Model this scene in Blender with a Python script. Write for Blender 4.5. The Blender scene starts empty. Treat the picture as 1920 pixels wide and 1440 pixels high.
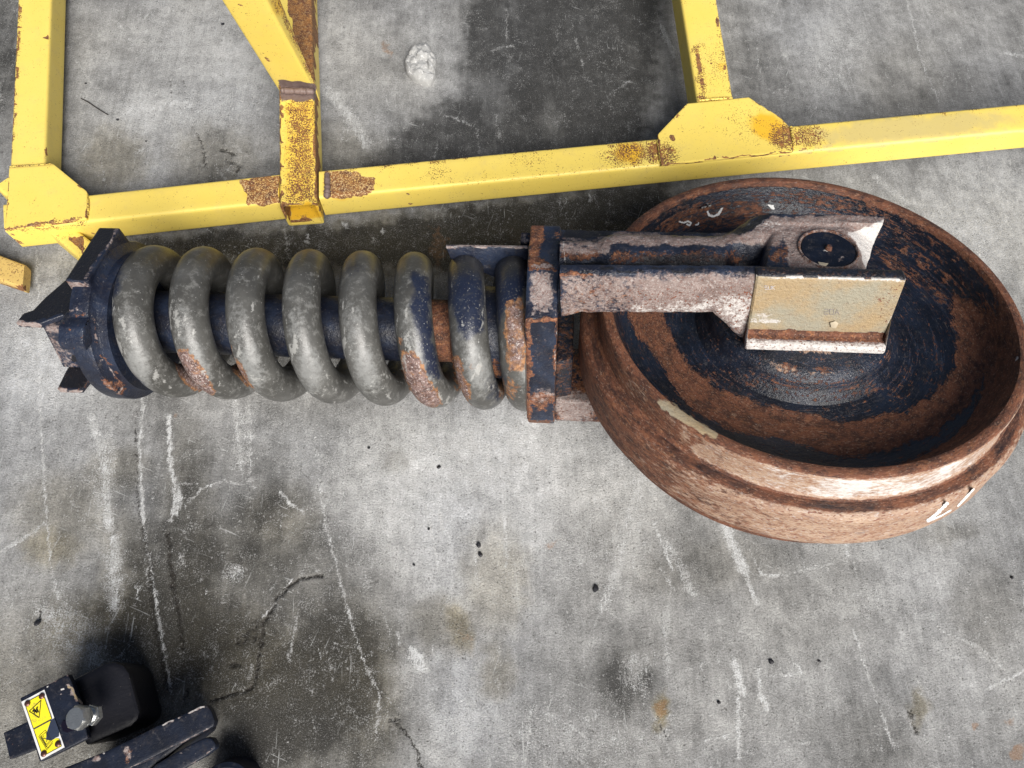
import bpy, bmesh, math, random
import numpy as np
from mathutils import Matrix, Vector

random.seed(7); np.random.seed(7)
scene = bpy.context.scene
col = scene.collection

# ------------------------------------------------------------------ camera, light, exposure
F = 1350.0                                   # focal length in photo pixels (1920 wide)
def nrm(v):
    v = np.asarray(v, float); return v / np.linalg.norm(v)
ZC = nrm([100.0, 560.0, 1350.0])             # world up seen from the camera
ZC = nrm(-np.array([-100.0, -560.0, -1350.0]))
XC = nrm(np.array([1.0, 0, 0]) - ZC[0] * ZC)
YC = np.cross(ZC, XC)
RW = np.array([XC, YC, ZC])                  # camera -> world
CAMH = 1.174
CAM = np.array([0, 0, CAMH])

cam_d = bpy.data.cameras.new('camera')
cam_d.sensor_width = 36.0
cam_d.lens = 36.0 * F / 1920.0
cam_d.clip_start = 0.02
cam_d.clip_end = 200.0
cam = bpy.data.objects.new('camera', cam_d)
col.objects.link(cam)
M4 = np.eye(4); M4[:3, :3] = RW; M4[:3, 3] = CAM
cam.matrix_world = Matrix(M4.tolist())
scene.camera = cam

SUN_EL, SUN_AZ = 43.0, 164.0                 # azimuth clockwise from +Y
world = bpy.data.worlds.new('World')
scene.world = world
world.use_nodes = True
wn = world.node_tree
sky = wn.nodes.new('ShaderNodeTexSky')
sky.sky_type = 'NISHITA'
sky.sun_disc = False
sky.sun_elevation = math.radians(SUN_EL)
sky.sun_rotation = math.radians(SUN_AZ)
sky.air_density = 1.0
sky.dust_density = 4.0
sky.ozone_density = 1.0
bg = wn.nodes['Background']
wn.links.new(sky.outputs['Color'], bg.inputs['Color'])
bg.inputs['Strength'].default_value = 0.05

sun_d = bpy.data.lights.new('sun', 'SUN')
sun_d.energy = 5.0
sun_d.angle = math.radians(38)
sun_d.color = (1.0, 0.97, 0.93)
sun = bpy.data.objects.new('sun', sun_d)
col.objects.link(sun)
az, el = math.radians(SUN_AZ), math.radians(SUN_EL)
sd = Vector((math.sin(az) * math.cos(el), math.cos(az) * math.cos(el), math.sin(el)))
sun.rotation_euler = sd.to_track_quat('Z', 'Y').to_euler()
sun.location = sd * 5

scene.view_settings.view_transform = 'Standard'
scene.view_settings.look = 'None'
scene.view_settings.gamma = 1.0
scene.view_settings.exposure = 0.24

# ------------------------------------------------------------------ measuring helpers
def ray(x, y):
    return RW @ np.array([(x - 960) / F, (720 - y) / F, -1.0])
def GW(x, y, z=0.0):
    """point at world height z seen at photo pixel x, y"""
    d = ray(x, y)
    return CAM + d * ((z - CAMH) / d[2])
def PW(x, y, p0, nn):
    d = ray(x, y)
    return CAM + d * (((np.asarray(p0) - CAM) @ nn) / (d @ nn))
def pix(P):
    """photo pixels of an (n,3) array of world points"""
    Q = (np.asarray(P) - CAM) @ RW           # to camera frame
    return np.c_[960 + F * Q[:, 0] / -Q[:, 2], 720 - F * Q[:, 1] / -Q[:, 2]]

# local frame of the idler assembly: s along the spring, t across, a along the wheel axle
Oc = np.array([0.4107074600614169, 0.06224568189560841, -1.0695777832158733])
sc = np.array([0.9970423727831605, -0.03729061331323328, 0.06720057316457867])
tc = np.array([0.07077723172799139, 0.7862982383032553, -0.6137798171250983])
nc = np.array([-0.02995146647239817, 0.6167207557719457, 0.7866119876128465])
OA = RW @ Oc + CAM
SA, TA, NA = RW @ sc, RW @ tc, RW @ nc
LA = np.array([SA, TA, NA])                  # rows
def loc(P): return (np.asarray(P) - OA) @ LA.T
def wld(L): return OA + np.asarray(L) @ LA
def LAa(x, y, a):
    d = ray(x, y); P0 = OA + NA * a
    return loc(CAM + d * (((P0 - CAM) @ NA) / (d @ NA)))
def LAt(x, y, t):
    d = ray(x, y); P0 = OA + TA * t
    return loc(CAM + d * (((P0 - CAM) @ TA) / (d @ TA)))
def LAs(x, y, s):
    d = ray(x, y); P0 = OA + SA * s
    return loc(CAM + d * (((P0 - CAM) @ SA) / (d @ SA)))

# ------------------------------------------------------------------ numpy noise
def vnoise(x, y, seed=0, z=None):
    """smooth value noise in [0,1] on arrays"""
    xi = np.floor(x).astype(np.int64); yi = np.floor(y).astype(np.int64)
    fx = x - xi; fy = y - yi
    fx = fx * fx * (3 - 2 * fx); fy = fy * fy * (3 - 2 * fy)
    def h(a, b):
        n = (a * 374761393 + b * 668265263 + seed * 1442695041) & 0xffffffff
        n = ((n ^ (n >> 13)) * 1274126177) & 0xffffffff
        n = n ^ (n >> 16)
        return (n & 0xffff) / 65535.0
    return (h(xi, yi) * (1 - fx) * (1 - fy) + h(xi + 1, yi) * fx * (1 - fy)
            + h(xi, yi + 1) * (1 - fx) * fy + h(xi + 1, yi + 1) * fx * fy)
def fbm(x, y, octv=4, seed=0, g=0.5):
    s = 0; a = 1; tot = 0
    for i in range(octv):
        s = s + a * vnoise(x * 2 ** i, y * 2 ** i, seed + i * 17); tot += a; a *= g
    return s / tot
def sstep(a, b, x):
    t = np.clip((x - a) / (b - a), 0, 1); return t * t * (3 - 2 * t)

def seg_dist(p, a, b):
    a = np.asarray(a, float); b = np.asarray(b, float)
    ab = b - a; L = (ab @ ab) + 1e-9
    u = np.clip(((p - a) @ ab) / L, 0, 1)
    return np.hypot(*(p - a - u[:, None] * ab).T), u
def mark(p, spec):
    """value 0..1 of one mark at pixel points p. spec kinds: line, poly, blob"""
    k = spec[0]
    if k == 'line':
        _, pts, w, val = spec[:4]
        m = np.zeros(len(p))
        pts = [np.asarray(q, float) for q in pts]
        lo = np.min(pts, 0) - 4 * w - 2; hi = np.max(pts, 0) + 4 * w + 2
        sel = np.where(((p > lo) & (p < hi)).all(1))[0]
        if len(sel) == 0: return m
        q = p[sel]; d = np.full(len(q), 1e9)
        for a, b in zip(pts[:-1], pts[1:]):
            d = np.minimum(d, seg_dist(q, a, b)[0])
        m[sel] = val * (1 - sstep(w * .3, w * 1.3, d)); return m
    if k == 'poly':
        _, pts, val, fe = spec[:4]
        m = np.zeros(len(p)); pts = np.asarray(pts, float)
        lo = pts.min(0) - fe - 1; hi = pts.max(0) + fe + 1
        sel = np.where(((p > lo) & (p < hi)).all(1))[0]
        if len(sel) == 0: return m
        q = p[sel]; inside = np.zeros(len(q), bool); d = np.full(len(q), 1e9)
        n = len(pts)
        for i in range(n):
            a, b = pts[i], pts[(i + 1) % n]
            d = np.minimum(d, seg_dist(q, a, b)[0])
            c = ((a[1] > q[:, 1]) != (b[1] > q[:, 1]))
            xx = (b[0] - a[0]) * (q[:, 1] - a[1]) / (b[1] - a[1] + 1e-12) + a[0]
            inside ^= (c & (q[:, 0] < xx))
        sd_ = np.where(inside, d, -d)
        m[sel] = val * sstep(-fe, fe, sd_); return m
    if k == 'blob':
        _, c, r, ang, val = spec[:5]
        ca, sa = math.cos(math.radians(ang)), math.sin(math.radians(ang))
        dx = p[:, 0] - c[0]; dy = p[:, 1] - c[1]
        u = (dx * ca + dy * sa) / r[0]; v = (-dx * sa + dy * ca) / r[1]
        return val * (1 - sstep(0.35, 1.25, np.hypot(u, v)))
def marks(p, specs):
    m = np.zeros(len(p))
    for s in specs: m = np.maximum(m, mark(p, s))
    return m

# ------------------------------------------------------------------ mesh helpers
def add_attr(ob, name, vals):
    me = ob.data
    a = me.attributes.get(name) or me.attributes.new(name, 'FLOAT', 'POINT')
    a.data.foreach_set('value', np.ascontiguousarray(vals, dtype=np.float32))
def vco(ob):
    n = len(ob.data.vertices); a = np.empty(n * 3, np.float32)
    ob.data.vertices.foreach_get('co', a); return a.reshape(-1, 3).astype(float)
def wco(ob):
    c = vco(ob)
    return wld(c) if ob.get('_loc') else c
def vpix(ob): return pix(wco(ob))

def link(name, me, mat=None, parent=None, local=False, smooth=30):
    o = bpy.data.objects.new(name, me); col.objects.link(o)
    if mat is not None: me.materials.append(mat)
    if parent is not None: o.parent = parent
    if local: o['_loc'] = 1
    if smooth:
        me.shade_smooth(); me.set_sharp_from_angle(angle=math.radians(smooth))
    return o
def build(name, V, Fc, mat, parent=None, local=False, smooth=30):
    me = bpy.data.meshes.new(name)
    me.from_pydata([tuple(map(float, v)) for v in V], [], [tuple(f) for f in Fc])
    me.validate(); me.update()
    return link(name, me, mat, parent, local, smooth)
def fixn(ob):
    bm = bmesh.new(); bm.from_mesh(ob.data)
    bmesh.ops.remove_doubles(bm, verts=bm.verts, dist=1e-6)
    bmesh.ops.recalc_face_normals(bm, faces=bm.faces)
    bm.to_mesh(ob.data); bm.free(); ob.data.update(); return ob

def loft(name, rings, mat, parent=None, local=False, closed=True, cap0=True, cap1=True, smooth=30, loop=False):
    R = np.asarray(rings, float); n, m = R.shape[:2]
    V = R.reshape(-1, 3).tolist(); Fc = []
    mm = m if closed else m - 1
    nn = n if loop else n - 1
    for i in range(nn):
        i2 = (i + 1) % n
        for j in range(mm):
            k = (j + 1) % m
            Fc.append((i * m + j, i * m + k, i2 * m + k, i2 * m + j))
    def cap(base, flip):
        c = R[base].mean(0); ci = len(V); V.append(c.tolist())
        # two intermediate rings keep the cap paintable
        prev = [base * m + j for j in range(m)]
        for f in (.66, .33):
            cur = []
            for j in range(m):
                V.append((c + (R[base][j] - c) * f).tolist()); cur.append(len(V) - 1)
            for j in range(m):
                k = (j + 1) % m
                q = (prev[j], prev[k], cur[k], cur[j]); Fc.append(q[::-1] if flip else q)
            prev = cur
        for j in range(m):
            k = (j + 1) % m
            q = (prev[j], prev[k], ci); Fc.append(q[::-1] if flip else q)
    if cap0 and closed: cap(0, True)
    if cap1 and closed: cap(n - 1, False)
    return fixn(build(name, V, Fc, mat, parent, local, smooth))

def rrect(w, h, r, k=6, seg=4):
    """rounded rectangle points, flats subdivided, corner at 0,0 -> w,h"""
    pts = []
    cs = [((r, r), 180), ((w - r, r), 270), ((w - r, h - r), 0), ((r, h - r), 90)]
    for i, (c, a0) in enumerate(cs):
        for j in range(seg + 1):
            a = math.radians(a0 + 90 * j / seg)
            pts.append((c[0] + r * math.cos(a), c[1] + r * math.sin(a)))
        nx = cs[(i + 1) % 4]
        a = math.radians(nx[1]); q = (nx[0][0] + r * math.cos(a), nx[0][1] + r * math.sin(a))
        p = pts[-1]
        for j in range(1, k): pts.append((p[0] + (q[0] - p[0]) * j / k, p[1] + (q[1] - p[1]) * j / k))
    return pts
def member(name, A0, B0, D0, A1, B1, D1, mat, parent, r=.006, step=.006, cap0=True, cap1=True, inset=None):
    """square tube between two ends; A far top edge, B near top edge, D near bottom edge"""
    A0, B0, D0, A1, B1, D1 = [np.asarray(q, float) for q in (A0, B0, D0, A1, B1, D1)]
    w = np.linalg.norm(B0 - A0); h = np.linalg.norm(D0 - B0)
    prof = np.array(rrect(w, h, r)) / np.array([w, h])
    L = np.linalg.norm(B1 - B0); n = max(2, int(L / step))
    rings = []
    for i in range(n + 1):
        u = i / n
        A = A0 + (A1 - A0) * u; B = B0 + (B1 - B0) * u; D = D0 + (D1 - D0) * u
        rings.append(A + prof[:, :1] * (B - A) + prof[:, 1:] * (D - B))
    return loft(name, rings, mat, parent, cap0=cap0, cap1=cap1), rings
def prism(name, poly, nvec, th, mat, parent=None, local=False, bev=.0015, dens=.006, smooth=35):
    """polygon (3D points) extruded by -nvec*th, bevelled and subdivided"""
    bm = bmesh.new()
    top = [bm.verts.new(tuple(p)) for p in poly]
    bot = [bm.verts.new(tuple(np.asarray(p) - np.asarray(nvec) * th)) for p in poly]
    bm.faces.new(top); bm.faces.new(bot[::-1]); n = len(poly)
    for i in range(n):
        bm.faces.new((top[i], bot[i], bot[(i + 1) % n], top[(i + 1) % n]))
    bmesh.ops.recalc_face_normals(bm, faces=bm.faces)
    if bev: bmesh.ops.bevel(bm, geom=list(bm.edges), offset=bev, segments=2, profile=.5, affect='EDGES')
    if dens: densify(bm, dens)
    me = bpy.data.meshes.new(name); bm.to_mesh(me); bm.free()
    return link(name, me, mat, parent, local, smooth)
def densify(bm, L):
    bmesh.ops.triangulate(bm, faces=[f for f in bm.faces if len(f.verts) > 3])
    for _ in range(9):
        es = [e for e in bm.edges if e.calc_length() > L]
        if not es: break
        bmesh.ops.bisect_edges(bm, edges=es, cuts=1)
        bmesh.ops.triangulate(bm, faces=[f for f in bm.faces if len(f.verts) > 3])
def boxm(name, c0, c1, mat, parent=None, local=True, bev=.002, dens=.008):
    x0, y0, z0 = c0; x1, y1, z1 = c1
    poly = [(x0, y0, z1), (x1, y0, z1), (x1, y1, z1), (x0, y1, z1)]
    return prism(name, poly, (0, 0, 1), z1 - z0, mat, parent, local, bev, dens)
def lathe(name, prof, mat, parent, axis='a', c=(0, 0), N=256, local=True, smooth=32, closed=False):
    """profile [(r, h)] around local axis a (or s)"""
    rings = []
    for i in range(N):
        th = 2 * math.pi * i / N
        ring = []
        for r, h in prof:
            if axis == 'a': ring.append((c[0] + r * math.cos(th), c[1] + r * math.sin(th), h))
            else: ring.append((h, c[0] + r * math.cos(th), c[1] + r * math.sin(th)))
        rings.append(ring)
    return loft(name, rings, mat, parent, local, closed=closed, cap0=False, cap1=False, smooth=smooth, loop=True)
def fine(prof, step):
    out = [prof[0]]
    for a, b in zip(prof[:-1], prof[1:]):
        n = max(1, int(math.hypot(b[0] - a[0], b[1] - a[1]) / step))
        for i in range(1, n + 1): out.append((a[0] + (b[0] - a[0]) * i / n, a[1] + (b[1] - a[1]) * i / n))
    return out
def rough(ob, amp, scale, seed=0):
    """lumpy cast relief"""
    me = ob.data; c = vco(ob); n = len(c)
    nr = np.empty(n * 3, np.float32); me.vertex_normals.foreach_get('vector', nr); nr = nr.reshape(-1, 3)
    d = (vnoise(c[:, 0] * scale + c[:, 2] * scale * .7, c[:, 1] * scale - c[:, 2] * scale * .6, seed) - .5) * 2 \
        + (vnoise(c[:, 0] * scale * 2.3 + 9, (c[:, 1] + c[:, 2]) * scale * 2.3, seed + 5) - .5)
    c = c + nr * (d * amp)[:, None]
    me.vertices.foreach_set('co', c.astype(np.float32).ravel()); me.update()

# ------------------------------------------------------------------ node helpers
class NT:
    def __init__(s, name):
        s.m = bpy.data.materials.new(name); s.m.use_nodes = True
        s.t = s.m.node_tree; s.b = s.t.nodes['Principled BSDF']
        s.co = s.t.nodes.new('ShaderNodeTexCoord').outputs['Object']
    def new(s, k): return s.t.nodes.new(k)
    def lk(s, a, b): s.t.links.new(a, b)
    def val(s, sock, v):
        if isinstance(v, bpy.types.NodeSocket): s.lk(v, sock)
        else: sock.default_value = v
    def math(s, op, a, b=0.0, c=None, clamp=False):
        n = s.new('ShaderNodeMath'); n.operation = op; n.use_clamp = clamp
        s.val(n.inputs[0], a); s.val(n.inputs[1], b)
        if c is not None: s.val(n.inputs[2], c)
        return n.outputs[0]
    def noise(s, scale, detail=6, rough=.6, dist=0.0, vec=None, stretch=None, off=0.0):
        detail = max(1., min(detail, math.log2(2200. / scale)))   # nothing finer than a pixel
        v = vec or s.co
        if stretch or off:
            mp = s.new('ShaderNodeMapping'); s.lk(v, mp.inputs[0])
            if stretch: mp.inputs['Scale'].default_value = stretch
            mp.inputs['Location'].default_value = (off, off * .7, off * 1.3)
            v = mp.outputs[0]
        n = s.new('ShaderNodeTexNoise'); s.lk(v, n.inputs['Vector'])
        n.inputs['Scale'].default_value = scale; n.inputs['Detail'].default_value = detail
        n.inputs['Roughness'].default_value = rough; n.inputs['Distortion'].default_value = dist
        return n.outputs['Fac']
    def attr(s, name):
        n = s.new('ShaderNodeAttribute'); n.attribute_name = name; return n.outputs['Fac']
    def ss(s, x, a, b):
        n = s.new('ShaderNodeMapRange'); n.interpolation_type = 'SMOOTHSTEP'
        s.val(n.inputs['Value'], x); n.inputs['From Min'].default_value = a; n.inputs['From Max'].default_value = b
        return n.outputs['Result']
    def mix(s, f, a, b):
        n = s.new('ShaderNodeMix'); n.data_type = 'RGBA'
        s.val(n.inputs['Factor'], f)
        for i, v in ((6, a), (7, b)):
            if isinstance(v, bpy.types.NodeSocket): s.lk(v, n.inputs[i])
            else: n.inputs[i].default_value = (*v, 1.0)
        return n.outputs[2]
    def mixf(s, f, a, b):
        n = s.new('ShaderNodeMix'); n.data_type = 'FLOAT'
        s.val(n.inputs['Factor'], f); s.val(n.inputs[2], a); s.val(n.inputs[3], b); return n.outputs[0]
    def bump(s, h, strength=.5, dist=.001, normal=None):
        n = s.new('ShaderNodeBump'); n.inputs['Strength'].default_value = strength
        n.inputs['Distance'].default_value = dist; s.lk(h, n.inputs['Height'])
        if normal: s.lk(normal, n.inputs['Normal'])
        return n.outputs['Normal']
    def mask(s, attr, scale, amp=.9, soft=.06, off=0., detail=8, stretch=None, rough=.65):
        nz = s.noise(scale, detail, rough, off=off, stretch=stretch)
        x = s.math('ADD', s.attr(attr) if isinstance(attr, str) else attr, s.math('MULTIPLY', s.math('SUBTRACT', nz, .5), amp))
        return s.ss(x, .5 - soft, .5 + soft)
    def done(s, colr, rough, normal=None, metal=0.0, spec=.5):
        s.lk(colr, s.b.inputs['Base Color']); s.val(s.b.inputs['Roughness'], rough)
        s.val(s.b.inputs['Metallic'], metal); s.b.inputs['Specular IOR Level'].default_value = spec
        if normal: s.lk(normal, s.b.inputs['Normal'])
        return s.m

RUST_D, RUST_M, RUST_O = (.052, .021, .014), (.165, .062, .032), (.35, .150, .062)
def steel_mat(name, base=(.008, .010, .020), base2=(.020, .029, .054), rough0=.36, fs=1.0,
              bare=(.19, .145, .135), bare2=(.34, .285, .265), speck=.35, grain=.6, stretch=None, spec0=.5, polar=False, rsoft=.09, ramp=1.15, orange=.75, ox=(.17, .085, .065)):
    """dark painted steel with rust / bare / cream wear driven by painted attributes"""
    n = NT(name)
    if polar:
        at = n.new('ShaderNodeAttribute'); at.attribute_name = 'polar'; n.co = at.outputs['Vector']
    c = n.mix(n.ss(n.noise(22 * fs, 6, .65), .35, .7), base, base2)
    c = n.mix(n.math('MULTIPLY', n.ss(n.noise(50 * fs, 9, .8, off=40.), .54, .66), .55), c, (.035, .030, .032))
    dust = n.ss(n.noise(95 * fs, 9, .8, off=3.), .54, .74)
    c = n.mix(n.math('MULTIPLY', dust, .40), c, (.12, .11, .105))
    r = n.mixf(dust, rough0, .62)
    stk_ = None
    if polar:
        stk_ = n.noise(75, 5, .65, off=90., stretch=(.22, .22, 2.6))
        st2 = n.noise(110, 5, .65, off=93., stretch=(.30, .30, 2.2))
        onf = n.attr('web')
        c = n.mix(n.math('MULTIPLY', n.math('MULTIPLY', n.ss(stk_, .55, .66), onf), .5), c, (.035, .050, .085))
        c = n.mix(n.math('MULTIPLY', n.math('MULTIPLY', n.ss(st2, .62, .69), onf), .38), c, (.16, .13, .11))
    def brk(attr, amp, fine_, off, soft, bigamp=.55):
        x = n.math('ADD', n.attr(attr), n.math('MULTIPLY', n.math('SUBTRACT', n.noise(fine_, 7, .72, off=off), .5), amp))
        x = n.math('ADD', x, n.math('MULTIPLY', n.math('SUBTRACT', n.noise(fine_ * .24, 5, .7, off=off + 2.), .5), amp * bigamp * (.5 if polar else 1.)))
        if stk_ is not None and attr == 'rust': x = n.math('ADD', x, n.math('MULTIPLY', n.math('SUBTRACT', stk_, .5), 1.1))
        return n.ss(x, .5 - soft, .5 + soft)
    # rust: dark scale, brown, orange bloom, pale dusty salts
    rc = n.mix(n.ss(n.noise(60 * fs, 8, .75, off=1.), .36, .62), RUST_D, RUST_M)
    rc = n.mix(n.math('MULTIPLY', n.ss(n.noise(150 * fs, 7, .75, off=5.), .50, .66), orange), rc, RUST_O)
    rc = n.mix(n.math('MULTIPLY', n.ss(n.noise(400 * fs, 4, .6, off=6.), .57, .66), .45), rc, (.36, .23, .16))
    rc = n.mix(n.math('MULTIPLY', n.ss(n.noise(330 * fs, 4, .6, off=61.), .60, .67), .8), rc, (.025, .014, .012))
    mr = brk('rust', ramp, 170 * fs, 7., rsoft)
    c = n.mix(mr, c, rc); r = n.mixf(mr, r, .8)
    bc = n.mix(n.ss(n.noise(50 * fs, 7, .7, off=11.), .3, .7), bare, bare2)
    bc = n.mix(n.math('MULTIPLY', n.ss(n.noise(260 * fs, 6, .7, off=12.), .52, .64), .65), bc, ox)
    bc = n.mix(n.math('MULTIPLY', n.ss(n.noise(420 * fs, 4, .6, off=62.), .56, .66), .5), bc, (.50, .47, .45))
    bc = n.mix(n.math('MULTIPLY', n.ss(n.noise(70 * fs, 7, .7, off=63.), .55, .70), .4), bc, (.09, .08, .10))
    mb = brk('bare', 1.0, 150 * fs, 13., .13)
    c = n.mix(mb, c, bc); r = n.mixf(mb, r, .55)
    fk = n.ss(n.noise(300 * fs, 3, .5, off=15.), .60, .655)
    fk = n.math('MULTIPLY', fk, n.math('MULTIPLY', mb, n.ss(n.attr('fleck'), .1, .6)))
    cc = n.mix(n.ss(n.noise(16 * fs, 5, .6, off=17.), .38, .62), (.36, .265, .15), (.31, .285, .215))
    cc = n.mix(n.math('MULTIPLY', n.ss(n.noise(60 * fs, 9, .8, off=64.), .5, .7), .5), cc, (.30, .27, .21))
    cc = n.mix(n.math('MULTIPLY', n.ss(n.noise(170 * fs, 7, .75, off=18.), .58, .66), .55), cc, (.22, .15, .10))
    mc = n.mask('cream', 90 * fs, .4, .05, off=19.)
    c = n.mix(mc, c, cc); r = n.mixf(mc, r, .5)
    mwh = brk('white', .9, 200 * fs, 21., .14)
    c = n.mix(mwh, c, n.mix(n.noise(200 * fs, 5, off=22.), (.48, .45, .43), (.68, .66, .63))); r = n.mixf(mwh, r, .6)
    c = n.mix(fk, c, (.20, .075, .045))
    mdk = n.mask('black', 60 * fs, .6, .15, off=23.)
    c = n.mix(n.math('MULTIPLY', mdk, .93), c, (.008, .008, .011)); r = n.mixf(mdk, r, .45)
    sp = n.ss(n.noise(330 * fs, 2, .5, off=25.), .715, .75)
    c = n.mix(n.math('MULTIPLY', sp, speck), c, (.42, .38, .35))
    h = n.math('ADD', n.math('MULTIPLY', n.noise(210 * fs, 8, .72, off=30.), grain), n.math('MULTIPLY', mr, .30))
    h = n.math('SUBTRACT', h, n.math('MULTIPLY', fk, .3))
    return n.done(c, r, n.bump(h, .8, .0024), 0.0, spec0)

M_ = {}
M_['navy'] = steel_mat('navy_paint_worn')
M_['wheel'] = steel_mat('idler_rust_paint', fs=.9, grain=.8, polar=True, base=(.006, .008, .014), base2=(.014, .020, .036), rsoft=.14, ramp=1.5, orange=.32, bare=(.29, .170, .110), bare2=(.42, .300, .215), ox=(.19, .08, .045), rough0=.3)
M_['arm'] = steel_mat('cast_arm_steel', fs=1.0, grain=1.1, bare=(.165, .118, .105), bare2=(.30, .24, .22))
M_['lower'] = steel_mat('rust_pink_steel', fs=1.0)
M_['black'] = steel_mat('black_navy_gloss', base=(.004, .006, .013), base2=(.008, .013, .028), rough0=.5, speck=.2, grain=.25, spec0=.3)

def spring_mat():
    n = NT('spring_grey_primer')
    c = n.mix(n.ss(n.noise(14, 6, .6), .35, .68), (.054, .053, .049), (.098, .097, .091))
    c = n.mix(n.math('MULTIPLY', n.ss(n.noise(70, 9, .8, off=2.), .50, .66), .6), c, (.21, .21, .20))
    # long pale scrape marks
    sc_ = n.math('ADD', n.attr('white'), n.math('MULTIPLY', n.math('SUBTRACT', n.noise(260, 6, .75, off=21.), .5), 1.3))
    sc_ = n.math('ADD', sc_, n.math('MULTIPLY', n.math('SUBTRACT', n.noise(60, 6, .7, off=22.), .5), .9))
    sc_ = n.ss(sc_, .52, .78)
    r = n.mixf(n.noise(40, 4, off=4.), .26, .48)
    fm = n.math('ADD', n.attr('film'), n.math('MULTIPLY', n.math('SUBTRACT', n.noise(150, 8, .78, off=32.), .5), 2.2))  # dusty film that also paints in the highlight on the lower coils
    fm = n.ss(fm, .15, 1.15)
    c = n.mix(n.math('MULTIPLY', fm, .7), c, n.mix(n.noise(60, 5, off=33.), (.185, .19, .185), (.30, .305, .30))); r = n.mixf(fm, r, .42)
    mn = n.mask('navy', 70, 1.3, .30, off=9.)
    mn = n.math('MULTIPLY', mn, n.ss(n.noise(260, 4, .7, off=34.), .66, .58))
    c = n.mix(mn, c, n.mix(n.noise(60, 6, off=8.), (.008, .010, .024), (.022, .030, .055))); r = n.mixf(mn, r, .32)
    pur = n.mix(n.ss(n.noise(130, 7, .75, off=1.), .40, .62), (.075, .042, .036), (.21, .14, .125))
    pur = n.mix(n.ss(n.noise(330, 5, .7, off=6.), .55, .64), pur, (.42, .36, .34))
    org = n.mix(n.ss(n.noise(170, 7, .75, off=5.), .42, .62), (.13, .06, .03), (.34, .17, .075))
    ra = n.attr('rust')
    rc = n.mix(n.ss(n.math('ADD', ra, n.math('MULTIPLY', n.math('SUBTRACT', n.noise(110, 6, .7, off=35.), .5), 1.2)), .62, .95), org, pur)
    mr = n.mask('rust', 140, 1.4, .16, off=7.)
    c = n.mix(mr, c, rc); r = n.mixf(mr, r, .7)
    c = n.mix(n.math('MULTIPLY', sc_, .75), c, (.33, .33, .315))
    mo = n.mask('olive', 20, .3, .4, off=31.)  # shade and yellow bounce painted onto the coil tops
    c = n.mix(mo, c, (.045, .037, .020))
    sp = n.ss(n.noise(300, 2, .5, off=25.), .69, .74)
    c = n.mix(n.math('MULTIPLY', sp, .5), c, (.45, .44, .42))
    h = n.math('ADD', n.noise(120, 8, .7, off=30.), n.math('MULTIPLY', sc_, .2))
    return n.done(c, r, n.bump(h, .5, .0014), 0.0, .5)
M_['spring'] = spring_mat()

def yellow_mat():
    n = NT('yellow_paint_chipped')
    c = n.mix(n.noise(7, 5, .6), (.77, .56, .085), (.81, .65, .17))
    c = n.mix(n.math('MULTIPLY', n.ss(n.noise(30, 9, .75, off=4.), .5, .78), .45), c, (.62, .47, .17))
    mo = n.mask('ochre', 25, .4, .3, off=2.)
    c = n.mix(mo, c, (.76, .44, .03))
    r = n.mixf(n.noise(50, 6), .38, .6)
    # dirt, and the shade painted on a foot tube
    md = n.mask('dirt', 40, .8, .3, off=3.)
    c = n.mix(n.math('MULTIPLY', md, .55), c, (.42, .36, .20))
    # solid rust with yellow islands
    isl = n.ss(n.noise(400, 4, .6, off=5.), .52, .57)
    rc = n.mix(n.ss(n.noise(90, 7, .75, off=1.), .35, .65), (.10, .038, .022), (.30, .13, .035))
    rc2 = n.mix(n.math('MULTIPLY', isl, n.ss(n.attr('island'), .1, .7)), rc, n.mix(n.noise(40, 3, off=8.), (.62, .36, .06), (.50, .40, .27)))
    mr = n.mask('rust', 110, .55, .05, off=7.)
    # speckled rust
    nz = n.math('ADD', n.math('MULTIPLY', n.noise(430, 4, .6, off=9.), .72), n.math('MULTIPLY', n.noise(60, 5, .7, off=10.), .28))
    ms = n.math('ADD', n.math('MULTIPLY', n.attr('speckle'), .155), nz)
    ms = n.ss(ms, .628, .660)
    # random tiny chips everywhere
    ch = n.ss(n.noise(46, 3, .8, off=15.), .765, .785)
    c = n.mix(ms, c, rc)
    c = n.mix(ch, c, (.12, .05, .025))
    c = n.mix(mr, c, rc2)
    m1 = n.math('MAXIMUM', n.math('MAXIMUM', mr, ms), ch); r = n.mixf(m1, r, .8)
    mw = n.mask('weld', 90, .5, .1, off=11.)
    c = n.mix(mw, c, n.mix(n.noise(120, 5), (.085, .045, .035), (.24, .185, .17))); r = n.mixf(mw, r, .55)
    h = n.math('SUBTRACT', n.math('MULTIPLY', n.noise(90, 6, off=20.), .25), n.math('MULTIPLY', m1, .6))
    return n.done(c, r, n.bump(h, .6, .0012))
M_['yellow'] = yellow_mat()

def plain(name, c, r=.5, metal=0., spec=.5, c2=None, sc_=80, b=.3):
    n = NT(name)
    cc = n.mix(n.noise(sc_, 6), c, c2 or tuple(v * .75 for v in c))
    return n.done(cc, r, n.bump(n.noise(sc_ * 3, 6), b, .001), metal, spec)

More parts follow.
